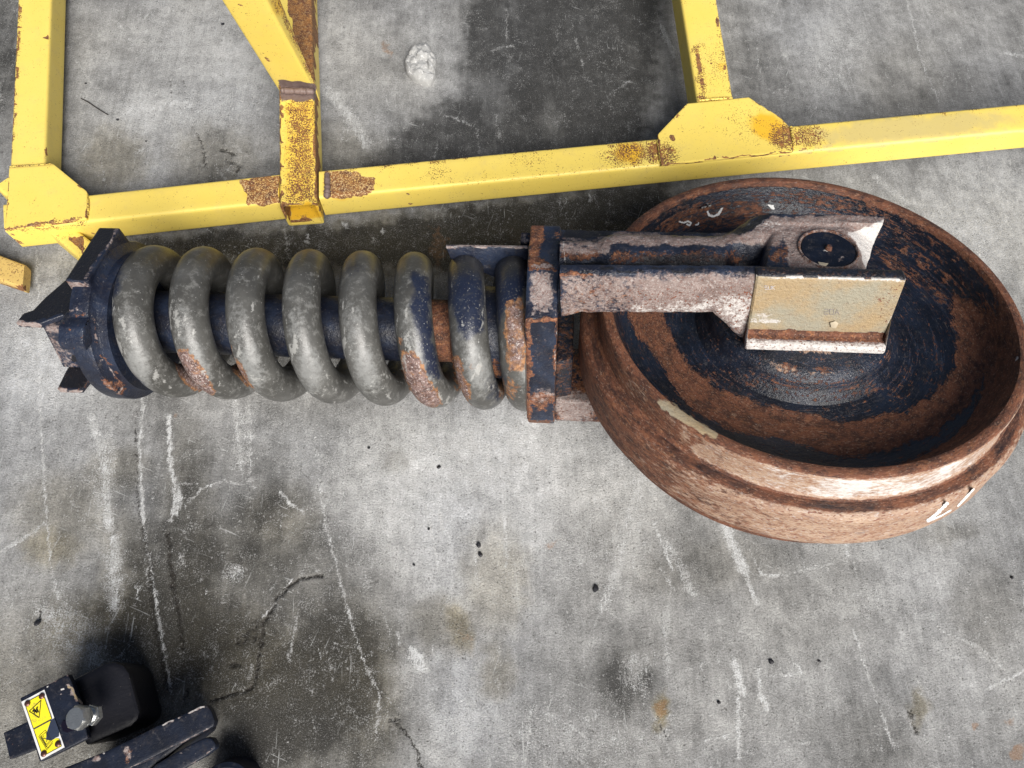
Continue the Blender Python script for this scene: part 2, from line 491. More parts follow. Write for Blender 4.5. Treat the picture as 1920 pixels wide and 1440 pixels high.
# ------------------------------------------------------------------ CONCRETE FLOOR
def floor_mat():
    n = NT('stained_concrete')
    t = n.attr('tone')                       # 0..1 albedo tone of the slab, stains and painted shade included
    g1 = n.noise(300, 8, .78)
    g2 = n.noise(850, 3, .6, off=2.)
    g3 = n.noise(38, 8, .72, off=4.)
    g4 = n.noise(120, 7, .75, off=41., stretch=(1., .16, 1.))
    v = n.math('MULTIPLY', t, n.math('ADD', 1., n.math('MULTIPLY', n.math('SUBTRACT', g1, .5), 1.5)))
    v = n.math('MULTIPLY', v, n.math('ADD', 1., n.math('MULTIPLY', n.math('SUBTRACT', g2, .5), .8)))
    v = n.math('MULTIPLY', v, n.math('ADD', 1., n.math('MULTIPLY', n.math('SUBTRACT', g3, .5), 1.5)))
    v = n.math('MULTIPLY', v, n.math('ADD', 1., n.math('MULTIPLY', n.math('SUBTRACT', g4, .5), .8)))
    v = n.math('MAXIMUM', v, .012)
    warm = n.attr('warm')
    cA = n.new('ShaderNodeCombineColor')
    n.lk(n.math('MULTIPLY', v, n.math('ADD', .985, n.math('MULTIPLY', warm, .16))), cA.inputs[0])
    n.lk(v, cA.inputs[1])
    n.lk(n.math('MULTIPLY', v, n.math('SUBTRACT', 1.015, n.math('MULTIPLY', warm, .36))), cA.inputs[2])
    c = cA.outputs[0]
    ru = n.mask('rust', 120, 1.1, .25, off=6.)
    c = n.mix(n.math('MULTIPLY', ru, .55), c, (.28, .15, .07))
    pit = n.ss(n.noise(210, 3, .6, off=9.), .715, .745)
    c = n.mix(n.math('MULTIPLY', pit, .8), c, (.03, .028, .025))
    # efflorescence: pale broken film, denser where the slab is marked as scuffed
    sa = n.attr('scuff')
    e1 = n.noise(420, 5, .75, off=12.)
    e2 = n.noise(45, 7, .75, off=13.)
    ef = n.math('ADD', n.math('ADD', n.math('MULTIPLY', e1, .55), n.math('MULTIPLY', e2, .45)), n.math('MULTIPLY', sa, .16))
    ef = n.ss(ef, .545, .63)
    c = n.mix(n.math('MULTIPLY', ef, .55), c, (.50, .50, .49))
    # crisp mineral specks and hairline scrapes
    def specks(scale, rad, keep, off):
        vv = n.new('ShaderNodeTexVoronoi'); vv.inputs['Scale'].default_value = scale
        mp = n.new('ShaderNodeMapping'); n.lk(n.co, mp.inputs[0]); mp.inputs['Location'].default_value = (off, off, 0)
        nz = n.new('ShaderNodeTexNoise'); n.lk(mp.outputs[0], nz.inputs['Vector']); nz.inputs['Scale'].default_value = scale * 1.7; nz.inputs['Detail'].default_value = 3
        ad = n.new('ShaderNodeVectorMath'); ad.operation = 'MULTIPLY_ADD'; n.lk(nz.outputs['Color'], ad.inputs[0]); ad.inputs[1].default_value = (1.6 / scale,) * 3; n.lk(mp.outputs[0], ad.inputs[2])
        n.lk(ad.outputs[0], vv.inputs['Vector'])
        sp_ = n.new('ShaderNodeSeparateColor'); n.lk(vv.outputs['Color'], sp_.inputs[0])
        sz = n.math('MULTIPLY', n.math('SUBTRACT', sp_.outputs[0], keep), rad / (1 - keep))
        return n.ss(n.math('SUBTRACT', sz, vv.outputs['Distance']), 0., .06)
    region = n.ss(n.math('ADD', n.noise(9, 6, .7, off=70.), n.math('MULTIPLY', sa, .35)), .42, .66)
    s1 = n.math('MULTIPLY', n.math('MAXIMUM', specks(210, .42, .45, 3.), specks(95, .26, .72, 8.)), region)
    c = n.mix(n.math('MULTIPLY', s1, .62), c, (.50, .50, .49))
    s2 = n.math('MAXIMUM', specks(230, .36, .62, 13.), specks(60, .14, .80, 18.))
    c = n.mix(n.math('MULTIPLY', s2, .55), c, (.050, .046, .040))
    hair = 0.
    for st_, rot, of_ in (((1., .045, 1.), .05, 80.), ((1., .06, 1.), -.35, 84.), ((1., .07, 1.), 1.2, 88.)):
        mp = n.new('ShaderNodeMapping'); mp.vector_type = 'TEXTURE'; n.lk(n.co, mp.inputs[0])
        mp.inputs['Rotation'].default_value = (0, 0, rot); mp.inputs['Scale'].default_value = (1., 1. / st_[1], 1.); mp.inputs['Location'].default_value = (of_, of_, 0)
        nz = n.new('ShaderNodeTexNoise'); n.lk(mp.outputs[0], nz.inputs['Vector']); nz.inputs['Scale'].default_value = 240; nz.inputs['Detail'].default_value = 4; nz.inputs['Roughness'].default_value = .55
        q = n.ss(nz.outputs['Fac'], .655, .70)
        hair = q if isinstance(hair, float) else n.math('MAXIMUM', hair, q)
    c = n.mix(n.math('MULTIPLY', n.math('MULTIPLY', hair, region), .7), c, (.52, .53, .52))
    # scratches and chalky scuffs
    k1 = n.noise(520, 5, .7, off=14.)
    k2 = n.noise(70, 6, .7, off=15.)
    k3 = n.noise(300, 5, .7, off=16., stretch=(1., .12, 1.))
    w = n.math('ADD', n.math('MULTIPLY', sa, .9), n.math('MULTIPLY', n.math('SUBTRACT', k1, .5), 3.2))
    w = n.math('ADD', w, n.math('MULTIPLY', n.math('SUBTRACT', k2, .5), 2.2))
    w = n.math('ADD', w, n.math('MULTIPLY', n.math('SUBTRACT', k3, .5), 1.8))
    w = n.ss(w, .66, 1.0)
    c = n.mix(n.math('MULTIPLY', w, .9), c, (.62, .63, .63))
    k = n.math('ADD', n.attr('crack'), n.math('MULTIPLY', n.math('SUBTRACT', n.noise(420, 6, .75, off=18.), .5), 3.4))
    k = n.math('ADD', k, n.math('MULTIPLY', n.math('SUBTRACT', n.noise(80, 6, .75, off=19.), .5), 2.2))
    k = n.ss(k, .55, .85)
    c = n.mix(n.math('MULTIPLY', k, .85), c, (.022, .018, .014))
    # grit: crisp pale and dark grains
    gr = n.noise(560, 3, .65, off=51.)
    dens = n.math('MULTIPLY', n.math('SUBTRACT', n.noise(24, 6, .7, off=52.), .5), .16)
    gw_ = n.ss(n.math('ADD', gr, dens), .575, .66)
    gd_ = n.ss(n.math('SUBTRACT', 1.0, n.math('ADD', n.noise(480, 3, .65, off=53.), dens)), .58, .68)
    c = n.mix(n.math('MULTIPLY', gw_, .30), c, (.44, .44, .425))
    c = n.mix(n.math('MULTIPLY', gd_, .32), c, (.055, .052, .046))
    wet = n.attr('wet')
    c = n.mix(n.math('MULTIPLY', wet, .25), c, (.05, .048, .045))
    r = n.mixf(wet, .85, .5)
    h = n.math('ADD', n.math('MULTIPLY', g1, .8), n.math('MULTIPLY', g2, .5))
    h = n.math('ADD', h, n.math('MULTIPLY', n.math('SUBTRACT', s1, s2), .25))
    h = n.math('SUBTRACT', h, n.math('MULTIPLY', n.math('MAXIMUM', k, pit), .9))
    h = n.math('ADD', h, n.math('MULTIPLY', n.math('MAXIMUM', w, ef), .15))
    return n.done(c, r, n.bump(h, .8, .0030), 0., .3)
M_['floor'] = floor_mat()

def make_floor():
    cs = [GW(x, y) for x, y in ((-60, -60), (1980, -60), (1980, 1500), (-60, 1500), (960, -60), (960, 1500))]
    x0, x1 = min(c[0] for c in cs), max(c[0] for c in cs)
    y0, y1 = min(c[1] for c in cs), max(c[1] for c in cs)
    st = .0026
    xs = np.arange(x0, x1, st); ys = np.arange(y0, y1, st)
    ext = np.array([.01, .04, .1, .3, .8, 2, 5, 12])
    xs = np.r_[xs[0] - ext[::-1], xs, xs[-1] + ext]; ys = np.r_[ys[0] - ext[::-1], ys, ys[-1] + ext]
    nx, ny = len(xs), len(ys)
    X, Y = np.meshgrid(xs, ys); X = X.ravel(); Y = Y.ravel()
    P = np.c_[X, Y, np.zeros_like(X)]
    p = pix(P)
    Q = (P - CAM) @ RW
    vis = (-Q[:, 2] > .2) & (p[:, 0] > -150) & (p[:, 0] < 2070) & (p[:, 1] > -150) & (p[:, 1] < 1600)
    pp = p[vis]; xx = X[vis]; yy = Y[vis]
    # jitter pixel coordinates so edges are ragged
    j = np.c_[fbm(xx * 60, yy * 60, 4, 1) - .5, fbm(xx * 60, yy * 60, 4, 9) - .5] * 34
    jf = np.c_[fbm(xx * 200, yy * 200, 3, 3) - .5, fbm(xx * 200, yy * 200, 3, 5) - .5] * 9
    pj = pp + j; pf = pp + jf
    B = lambda c, r, a=0, v=1.: ('blob', c, r, a, v)
    N = len(xx)
    # base tone
    tone = .242 + .17 * (fbm(xx * 5, yy * 5, 5, 21, .6) - .5) + .26 * (fbm(xx * 18, yy * 18, 6, 31, .62) - .5)
    # broom / trowel streaks roughly along the photo's vertical
    ux = xx + .04 * yy
    tone += .07 * (fbm(ux * 150, yy * 9, 4, 41) - .5) + .05 * (fbm(ux * 45, yy * 3, 3, 43) - .5)
    warm = .08 + .30 * (fbm(xx * 4 + 3, yy * 4, 3, 51) - .5)
    # lighter and darker regions of the slab (some stained some with painted shade)
    lighter = [(('poly'), [(700, 790), (1000, 790), (1110, 900), (1100, 1060), (1000, 1180), (900, 1280), (760, 1180), (650, 960), (640, 850)], .055, 40), B((1720, 1060), (200, 70), -10, .03), B((1000, 860), (420, 150), 0, .07), B((560, 70), (260, 90), 0, .05), B((350, 210), (170, 40), -4, .06), B((700, 300), (30, 60), 0, -.05), B((1650, 1100), (200, 60), 10, .04), B((1480, 1200), (300, 90), 0, .03), B((120, 700), (160, 90), 0, .09), B((190, 900), (30, 150), 3, .08), B((215, 1100), (30, 140), 0, .08), B((130, 1200), (70, 60), 30, .09), B((455, 830), (70, 90), 0, .05), B((680, 960), (140, 70), 20, .05), B((860, 1060), (160, 60), 0, .05), B((1500, 1290), (160, 60), 0, .03), B((880, 1340), (80, 70), 0, .06), B((1180, 960), (60, 110), 10, .05), B((420, 90), (300, 120), 0, .06), B((250, 250), (180, 90), 0, .05), B((1560, 120), (120, 160), 20, .05), B((1820, 420), (170, 160), 0, .10),
               B((1060, 830), (260, 120), 0, .08), B((850, 870), (300, 150), 0, .07), B((80, 620), (160, 150), 0, .10), B((60, 800), (120, 160), 0, .02),
               B((1750, 1000), (200, 130), 0, .05), B((1150, 1000), (200, 140), 0, .03), B((1100, 1350), (260, 120), 0, .03),
               B((760, 1000), (130, 200), -20, .05), B((860, 1400), (90, 90), 0, .04)]
    for s in lighter: tone += mark(pj, s)
    darker = [(('poly', [(330, 760), (520, 850), (600, 1000), (690, 1150), (770, 1300), (900, 1460), (180, 1460), (250, 1150), (290, 900)], 1, 40), .035, .08, .1), (('poly', [(480, 1200), (640, 1180), (740, 1300), (760, 1460), (440, 1460)], 1, 30), .05, .1, .2), (('poly', [(880, -80), (1225, -80), (1238, 60), (1228, 130), (1205, 240), (1200, 330), (900, 360), (700, 330), (760, 230), (860, 180), (872, 60)], 1, 26), .19, .0, 1.),  # last poly: wet patch, beam shade painted in at its lower end
              (('poly', [(1010, -80), (1215, -80), (1232, 100), (1200, 250), (1190, 320), (900, 330), (980, 150)], 1, 40), .05, .1, 1.),
              (B((640, 300), (130, 70), 20), .07, .2, .3), (B((400, 300), (90, 80)), .06, .25, .3), (B((215, 300), (70, 70)), .09, .35, .3),
              (B((1180, 20), (90, 60)), .04, 0, .6),
              (B((540, 60), (60, 90)), .05, .0, .1), (B((330, 130), (60, 120)), .04, 0, 0),
              (B((1420, 170), (130, 110)), .05, .0, .2), (B((1700, 160), (100, 120)), .05, .1, .1),
              (B((740, 865), (34, 26)), .14, .1, .4), (B((830, 1170), (70, 60), 30), .11, .25, .5), (B((860, 1180), (26, 60), -20), .07, .45, .1),
              (B((1180, 1270), (60, 95), 10), .13, .05, .5), (B((1195, 1240), (34, 30), 0), -.12, .0, 0), (B((1240, 1335), (22, 34), 0), .09, 1.2, .2),
              (B((560, 1330), (120, 130), 0), .12, .1, .4), (B((430, 1240), (130, 110), 0), .10, .35, .2), (B((300, 1180), (130, 120), 0), .10, .15, .3),
              (B((480, 1390), (80, 100), 0), .10, 0, .5), (B((220, 880), (70, 50), 0), .10, .25, .2), (B((120, 960), (110, 90), 0), .06, .25, .2),
              (B((350, 1000), (60, 200), 0), .08, .25, .2), (B((240, 1060), (60, 120), 0), .08, .25, .2), (B((470, 1010), (120, 80), 0), .03, .12, .1),
              (B((640, 1240), (120, 130), 0), .08, .2, .2), (B((690, 1320), (60, 160), 0), .07, .2, .2), (B((180, 1180), (120, 70), 0), .06, .4, .2),
              (B((530, 960), (90, 60), 0), .04, .15, .1), (B((930, 1260), (40, 60)), .04, .3, .1),
              (B((1780, 1000), (60, 24), -10), .08, .1, .2), (B((1560, 1090), (130, 50), -10), .04, 0, .1), (B((1330, 1060), (160, 60), -10), .05, .1, .1),
              (B((10, 60), (40, 260)), .14, 0, .3), (B((90, 1030), (60, 40)), .05, .4, 0), (B((930, 1090), (70, 120)), .04, .3, 0),
              (B((1850, 1150), (80, 100)), .04, .1, 0), (('poly', [(250, 450), (600, 428), (1000, 385), (1250, 345), (1260, 520), (980, 560), (980, 500), (500, 490), (330, 470)], 1, 22), .20, .35, .3), (B((1140, 640), (80, 120), 0), .08, .3, .3),  # gap behind the spring: oily stain plus painted shade
              (B((1080, 430), (260, 100), -4), .16, .3, .4), (B((330, 1260), (330, 260), -20), .04, .1, .2), (B((560, 1180), (300, 260), 0), .035, .08, .2), (B((0, 1440), (300, 300), 0), .05, .2, .1), (('poly', [(230, 452), (600, 420), (1000, 375), (1000, 520), (300, 500)], 1, 16), .06, .3, .3), (B((1720, 1330), (20, 40), 0), .12, .5, 0)]  # first blob and the poly deepen the painted gap shade
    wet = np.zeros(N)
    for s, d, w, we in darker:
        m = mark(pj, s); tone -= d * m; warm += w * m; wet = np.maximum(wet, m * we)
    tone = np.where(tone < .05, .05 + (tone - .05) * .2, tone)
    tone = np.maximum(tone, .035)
    # scuffs and scratches
    L = lambda pts, w, v=1.: ('line', pts, w, v)
    rndl = []
    rs = random.Random(5)
    for i in range(420):
        x, y = rs.uniform(0, 1920), rs.uniform(0, 1440); ln = rs.uniform(8, 60); a = rs.gauss(80, 16) if rs.random() < .7 else rs.uniform(0, 180)
        rndl.append(L([(x, y), (x + ln * math.cos(math.radians(a)), y + ln * math.sin(math.radians(a)))], rs.uniform(1.0, 3.0), rs.uniform(.3, .62)))
    sc_ = [B((195, 880), (26, 110), 3, .55), B((212, 1080), (24, 90), 0, .6), B((455, 820), (30, 70), 0, .5), B((720, 1000), (60, 90), 15, .36), B((1190, 950), (34, 90), 8, .5), B((780, 1240), (30, 26), 0, .5), L([(70, 640), (82, 900), (95, 1060), (110, 1130)], 2.5, .75), L([(72, 560), (68, 470), (75, 640)], 3, .75),
           L([(268, 745), (262, 840), (268, 980)], 4, .85), L([(316, 780), (320, 870), (328, 930), (322, 975)], 5, 1.), L([(326, 900), (338, 935), (330, 960)], 7, 1.),
           L([(268, 985), (290, 1110), (310, 1240), (322, 1300)], 3, .8), L([(322, 905), (372, 907)], 2, .7), L([(352, 940), (385, 912), (420, 900), (480, 915)], 2, .75),
           L([(526, 922), (545, 945), (570, 960)], 3.5, 1.), L([(548, 1085), (520, 1125), (490, 1160)], 2, .7), L([(600, 900), (610, 980), (630, 1060), (660, 1170), (690, 1260), (712, 1300), (705, 1380)], 3, .72),
           L([(592, 820), (598, 880)], 2, .7), L([(792, 930), (810, 1000), (824, 1080)], 3, .8), L([(815, 890), (830, 1000)], 3, .72), L([(943, 920), (948, 1000), (950, 1065)], 3, .85),
           L([(440, 750), (455, 880)], 9, .6), L([(465, 760), (470, 900)], 7, .62), L([(560, 1150), (540, 1240)], 3, .6), L([(0, 1035), (60, 1000), (85, 980)], 4, .6),
           L([(1360, 985), (1382, 1040), (1396, 1070)], 13, 1.0), L([(1398, 1080), (1412, 1110), (1418, 1130)], 6, .9), L([(1405, 1030), (1428, 1078), (1470, 1078), (1560, 1055)], 2.5, .85),
           L([(1225, 980), (1245, 1030), (1262, 1070)], 3, .9), L([(1240, 1010), (1275, 1060), (1300, 1110)], 12, .55), L([(1180, 960), (1160, 1060), (1130, 1140)], 14, .62), L([(1190, 900), (1175, 1000)], 12, .6),
           L([(1378, 1243), (1392, 1298)], 10, .95), L([(1422, 1256), (1426, 1300), (1438, 1330)], 7, .92), L([(1440, 1268), (1510, 1262)], 2, .75), L([(1492, 1245), (1505, 1262)], 6, .75),
           L([(1385, 1310), (1385, 1420)], 6, .7), L([(1600, 1180), (1625, 1260), (1650, 1330), (1680, 1410)], 3, .8), L([(1760, 1180), (1840, 1215), (1885, 1255)], 3, .75), L([(1855, 1290), (1920, 1258)], 4, .85),
           L([(1022, 1335), (1070, 1360), (1100, 1385)], 3, .8), L([(1040, 1360), (1055, 1400)], 3, .7), L([(995, 1330), (985, 1430)], 5, .65), L([(1320, 1390), (1370, 1375)], 3, .75), L([(1470, 1390), (1515, 1395)], 2.5, .8),
           L([(1320, 1180), (1370, 1290)], 2, .6), L([(770, 1215), (790, 1235), (800, 1255), (780, 1250), (775, 1225)], 7, .95), L([(1240, 50), (1262, 100)], 7, .8), L([(1270, 60), (1290, 120)], 4, .5),
           L([(1420, 60), (1420, 130)], 2, .5), L([(1700, 0), (1730, 120), (1760, 190)], 2, .6), L([(1880, 98), (1920, 106)], 3, .8), L([(1540, 100), (1590, 170)], 3, .5),
           L([(612, 168), (650, 210), (690, 270)], 14, .66), L([(195, 860), (205, 990)], 11, .78), L([(215, 1010), (212, 1140)], 13, .78), L([(170, 780), (190, 850)], 10, .7),
           L([(90, 1150), (170, 1230)], 30, .62), L([(240, 210), (330, 195)], 12, .62), L([(300, 190), (360, 198)], 9, .7), L([(340, 270), (250, 285)], 4, .4),
           L([(75, 650), (60, 700)], 10, .6), L([(1570, 960), (1590, 1040)], 6, .75), L([(1600, 940), (1640, 1000)], 14, .5), L([(1250, 1140), (1250, 1260)], 8, .45), L([(120, 1100), (115, 1200)], 14, .5),
           L([(1640, 330), (1700, 380)], 8, .55), L([(1860, 330), (1890, 420)], 6, .55), L([(700, 810), (680, 870), (720, 900)], 2, .4), L([(890, 1000), (895, 1100)], 5, .5),
           L([(540, 340), (545, 346)], 2, .6), L([(576, 438), (578, 445)], 4, 1), L([(574, 452), (576, 454)], 3, 1), L([(717, 430), (718, 436)], 4, .8), L([(650, 425), (645, 418)], 4, .8),
           B((440, 1075), (26, 26), 0, .55), B((130, 1180), (80, 60), 30, .5), B((860, 1340), (60, 60), 0, .42), B((1620, 1130), (60, 40), 0, .4), B((1195, 1260), (40, 60), 10, .5),
           B((820, 860), (300, 90), 0, .40), B((1000, 850), (200, 80), 0, .42), B((80, 660), (110, 130), 0, .45), B((700, 950), (160, 140), 0, .3), B((420, 60), (250, 110), 0, .34),
           B((1850, 400), (150, 150), 0, .40), B((1560, 110), (60, 110), 20, .42), B((330, 200), (180, 50), 0, .42), B((1100, 980), (200, 140), 0, .33), B((1080, 1380), (200, 90), 0, .33)]
    scuff = np.maximum(marks(pf, sc_), marks(pf, rndl)) + .16 * (fbm(xx * 12, yy * 12, 4, 61) - .5)
    ck = [L([(255, 760), (256, 900), (262, 980)], 3.0, .55), L([(268, 990), (282, 1060), (286, 1150), (302, 1230), (312, 1290)], 5.4, .75), L([(314, 1000), (318, 1050), (330, 1130), (345, 1215)], 4.2, 1.),
          L([(318, 1050), (330, 1075), (322, 1100)], 4.8, .85), L([(605, 1078), (560, 1085), (520, 1120), (495, 1170), (485, 1230), (475, 1290)], 3.6, 1.), L([(475, 1290), (440, 1300), (395, 1312)], 3.6, 1.),
          L([(480, 1160), (478, 1200)], 3.0, .7), ('poly', [(436, 1205), (470, 1172), (476, 1180), (455, 1212)], 0.6, 4), B((440, 1245), (14, 10), 0, .8), L([(735, 1350), (760, 1370), (785, 1415), (790, 1440)], 3.0, .9), L([(730, 1348), (750, 1350)], 3.6, .8),
          B((898, 1025), (7, 10), 0, 0), L([(355, 1290), (345, 1310)], 2.4, .8), L([(370, 250), (382, 278), (384, 310)], 1.8, .9), L([(415, 280), (440, 290)], 4.2, .8), L([(425, 300), (450, 310), (440, 330)], 3.6, .7),
          L([(600, 905), (640, 895), (680, 880), (720, 850)], 0.9, .5), L([(560, 880), (610, 925), (632, 960), (625, 1000)], 0.9, .5), L([(1705, 1335), (1720, 1375)], 4.2, .7), L([(1440, 1150), (1440, 1190)], 0.7, .45),
          L([(75, 1145), (75, 1165)], 3.0, .8), L([(1230, 1345), (1250, 1385)], 4.8, .55), L([(855, 1170), (870, 1230)], 4.8, .3), L([(320, 150), (322, 190)], 0.9, .7), L([(348, 150), (350, 200)], 0.9, .6)]
    crack = marks(pf, ck)
    rust = marks(pj, [B((725, 95), (12, 25), 0, .6), B((1040, 1015), (20, 10), -20, .55), B((1240, 1335), (22, 26), 0, .75), B((1910, 1410), (24, 26), 0, .8), B((1828, 1368), (9, 7), 0, .7),
                      B((820, 460), (20, 60), 0, .5), B((335, 775), (6, 10), 0, .6), B((870, 1200), (18, 50), -15, .35), B((1000, 450), (90, 30), 0, .3), B((1890, 1350), (16, 14), 0, .5)])
    full = lambda v, d: (lambda a: (a.__setitem__(vis, v), a)[1])(np.full(len(X), d, float))
    Z = full(-.0035 * sstep(.3, .9, crack) + .0010 * (fbm(xx * 25, yy * 25, 4, 71) - .5), 0.)
    me = bpy.data.meshes.new('concrete_floor')
    me.vertices.add(nx * ny)
    me.vertices.foreach_set('co', np.c_[X, Y, Z].astype(np.float32).ravel())
    i = (np.arange(ny - 1)[:, None] * nx + np.arange(nx - 1)[None, :]).ravel()
    q = np.c_[i, i + 1, i + nx + 1, i + nx].astype(np.int32)
    me.loops.add(q.size); me.loops.foreach_set('vertex_index', q.ravel())
    me.polygons.add(len(q)); me.polygons.foreach_set('loop_start', np.arange(0, q.size, 4, dtype=np.int32))
    me.update(calc_edges=True); me.validate()
    me.shade_smooth()
    o = bpy.data.objects.new('concrete_floor', me); col.objects.link(o); me.materials.append(M_['floor'])
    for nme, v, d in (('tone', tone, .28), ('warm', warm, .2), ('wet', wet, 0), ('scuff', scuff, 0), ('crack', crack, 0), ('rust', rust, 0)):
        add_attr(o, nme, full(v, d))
    o['kind'] = 'structure'
    return o
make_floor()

def root(name, loc_, label, cat, mat4=None, group=None):
    e = bpy.data.objects.new(name, None); col.objects.link(e)
    if mat4 is not None: e.matrix_world = mat4
    else: e.location = loc_
    e.empty_display_size = .05
    e['label'] = label; e['category'] = cat
    if group: e['group'] = group
    return e
def tag(o, label, cat, group=None):
    o['label'] = label; o['category'] = cat
    if group: o['group'] = group
    return o
def paint(ob, **kw):
    """attribute marks in photo pixels; values: list of specs, or array, or float"""
    p = vpix(ob); c = wco(ob)
    jt = np.c_[fbm(c[:, 0] * 70 + c[:, 2] * 50, c[:, 1] * 70, 4, 2) - .5, fbm(c[:, 0] * 70, c[:, 1] * 70 + c[:, 2] * 60, 4, 8) - .5] * 16
    for k, v in kw.items():
        if isinstance(v, (int, float)): add_attr(ob, k, np.full(len(p), float(v)))
        elif isinstance(v, np.ndarray): add_attr(ob, k, v)
        else: add_attr(ob, k, marks(p + jt, v))
Bl = lambda c, r, a=0, v=1.: ('blob', c, r, a, v)
Ln = lambda pts, w, v=1.: ('line', pts, w, v)
Py = lambda pts, v=1., fe=4: ('poly', pts, v, fe)

# ------------------------------------------------------------------ YELLOW FRAME
TUBE = .056
PL0 = GW(20, 430, .070); PL1 = GW(1912, 246, .165); PL2 = GW(60, 0, .07)
FN = nrm(np.cross(PL1 - PL0, PL2 - PL0))
if FN[2] < 0: FN = -FN
def FP(x, y, off=0.): return PW(x, y, PL0 + FN * off, FN)
frame_root = root('steel_frame', tuple(GW(600, 400, 0)), 'yellow painted square tube frame lying on the floor beyond the coil spring', 'frame')
def fpart(fn):  # keep world coordinates while parented to the frame root
    return fn
def reparent(o, r):
    o.parent = r
    o.matrix_parent_inverse = r.matrix_world.inverted() if r.type == 'EMPTY' else Matrix.Identity(4)
bpy.context.view_layer.update()

def fmember(name, a0, b0, a1, b1, h=TUBE, off=0., **kw):
    A0, B0, A1, B1 = [FP(*q, off) for q in (a0, b0, a1, b1)]
    o, r = member(name, A0, B0, B0 - FN * h, A1, B1, B1 - FN * h, M_['yellow'], None, **kw)
    reparent(o, frame_root); return o
# ridge: (218,408)-(1912,246); back edge (167,360)-(1912,192)
ln = lambda x, p, q: p[1] + (x - p[0]) * (q[1] - p[1]) / (q[0] - p[0])
far = lambda x: (x, ln(x, (167, 360), (1912, 194)))
near = lambda x: (x, ln(x, (218, 407), (1912, 246)))
beamL = fmember('long_beam', (6, far(6)[1] + 6), (8, near(8)[1] + 5), (524, far(524)[1] - 1), (523, near(523)[1]))
beamR = fmember('long_beam', (598, far(598)[1]), (598, near(598)[1]), (2300, far(2300)[1]), (2300, near(2300)[1]))
postL = fmember('cross_beam', (49, -350), (109, -350), (17, 330), (83, 330))
postR = fmember('cross_beam', (1285, -350), (1220, -350), (1376, 190), (1308, 196), off=-.001)
stub = None
# middle tube with an open end toward the spring
def open_tube():
    off = .006
    A0 = FP(519, -350, off); B0 = FP(574, -350, off)
    A1, B1 = FP(524, 385, off), FP(594, 380, off)
    t = .0045
    w = np.linalg.norm(B1 - A1); h = TUBE + .006
    outer = np.array(rrect(w, h, .005)) / np.array([w, h])
    inner = (np.array(rrect(w - 2 * t, h - 2 * t, .003)) + t) / np.array([w, h])
    L = np.linalg.norm(B1 - B0); n = int(L / .006); rings = []
    def ring(pr, u):
        A = A0 + (A1 - A0) * u; B = B0 + (B1 - B0) * u; D = B - FN * h
        return A + pr[:, :1] * (B - A) + pr[:, 1:] * (D - B)
    for i in range(n + 1): rings.append(ring(outer, i / n))
    for i in range(n, n - 32, -1): rings.append(ring(inner, i / n))
    return loft('open_tube', rings, M_['yellow'], None)
tube = open_tube(); reparent(tube, frame_root)
# diagonal brace rising from the tube toward the camera
def width_at(px, py, qx, qy, h): return np.linalg.norm(GW(px, py, h) - GW(qx, qy, h))
b_h0 = FP(590, 160, .008)[2]
wid = width_at(520, 150, 590, 156, b_h0)
hh = .1
while width_at(417, -60, 503, -60, hh) > wid and hh < .6: hh += .005
A0, B0 = GW(520, 150, b_h0), GW(591, 158, b_h0)
A1, B1 = GW(417, -60, hh), GW(503, -60, hh)
ddir = nrm(np.cross(B0 - A0, B1 - B0)); ddir = ddir if ddir[2] < 0 else -ddir
brace, _ = member('diagonal_brace', A0, B0, B0 - np.array([0, -.004, .05]), A1, B1, B1 + ddir * .05, M_['yellow'], None)
reparent(brace, frame_root)
def bead(name, pts, r, parent, mat, wav=.25):
    """weld bead along 3D points"""
    pts = [np.asarray(q, float) for q in pts]
    out = []
    for a, b in zip(pts[:-1], pts[1:]):
        n = max(2, int(np.linalg.norm(b - a) / .0022))
        for i in range(n): out.append(a + (b - a) * i / n)
    out.append(pts[-1]); rings = []
    for i, c in enumerate(out):
        d = nrm(out[min(i + 1, len(out) - 1)] - out[max(i - 1, 0)])
        u = nrm(np.cross(d, [0.1, .2, 1])); v = np.cross(d, u)
        e = min(1, min(i, len(out) - 1 - i) / 2. + .3)
        rr = r * e * (1 + wav * .5 * math.sin(i * 1.1 + math.sin(i * .37) * 2.5) + .35 * (random.random() - .5))
        rings.append([c + rr * (math.cos(k) * u + math.sin(k) * v) for k in np.linspace(0, 2 * math.pi, 9)[:-1]])
    return loft(name, rings, mat, None, smooth=60)
wb = bead('weld_bead', [FP(526, 170, .010), FP(558, 171, .011), FP(590, 172, .010)], .0062, None, M_['yellow']); reparent(wb, frame_root)
wb2 = bead('weld_bead', [FP(613, 325, .002), FP(614, 345, .003), FP(613, 372, .002)], .0055, None, M_['yellow']); reparent(wb2, frame_root)
wb3 = bead('weld_bead', [FP(163, 366, .001), FP(165, 385, .002), FP(163, 408, .001)], .0026, None, M_['yellow']); reparent(wb3, frame_root)
wb4 = bead('weld_bead', [FP(1233, 262, .001), FP(1237, 285, .002), FP(1240, 308, .001)], .0030, None, M_['yellow']); reparent(wb4, frame_root)
wb5 = bead('weld_bead', [FP(1482, 236, .001), FP(1487, 258, .002), FP(1489, 280, .001)], .0035, None, M_['yellow']); reparent(wb5, frame_root)
wb6 = bead('weld_bead', [FP(1306, 189, .001), FP(1340, 186, .002), FP(1374, 184, .001)], .0028, None, M_['yellow']); reparent(wb6, frame_root)
wb7 = bead('weld_bead', [FP(18, 313, .001), FP(60, 311, .002), FP(100, 308, .001)], .0022, None, M_['yellow']); reparent(wb7, frame_root)
def gusset(pts):
    o = prism('gusset_plate', [FP(x, y, .006) for x, y in pts], FN, .006, M_['yellow'], None, bev=.0012, dens=.005)
    reparent(o, frame_root); return o
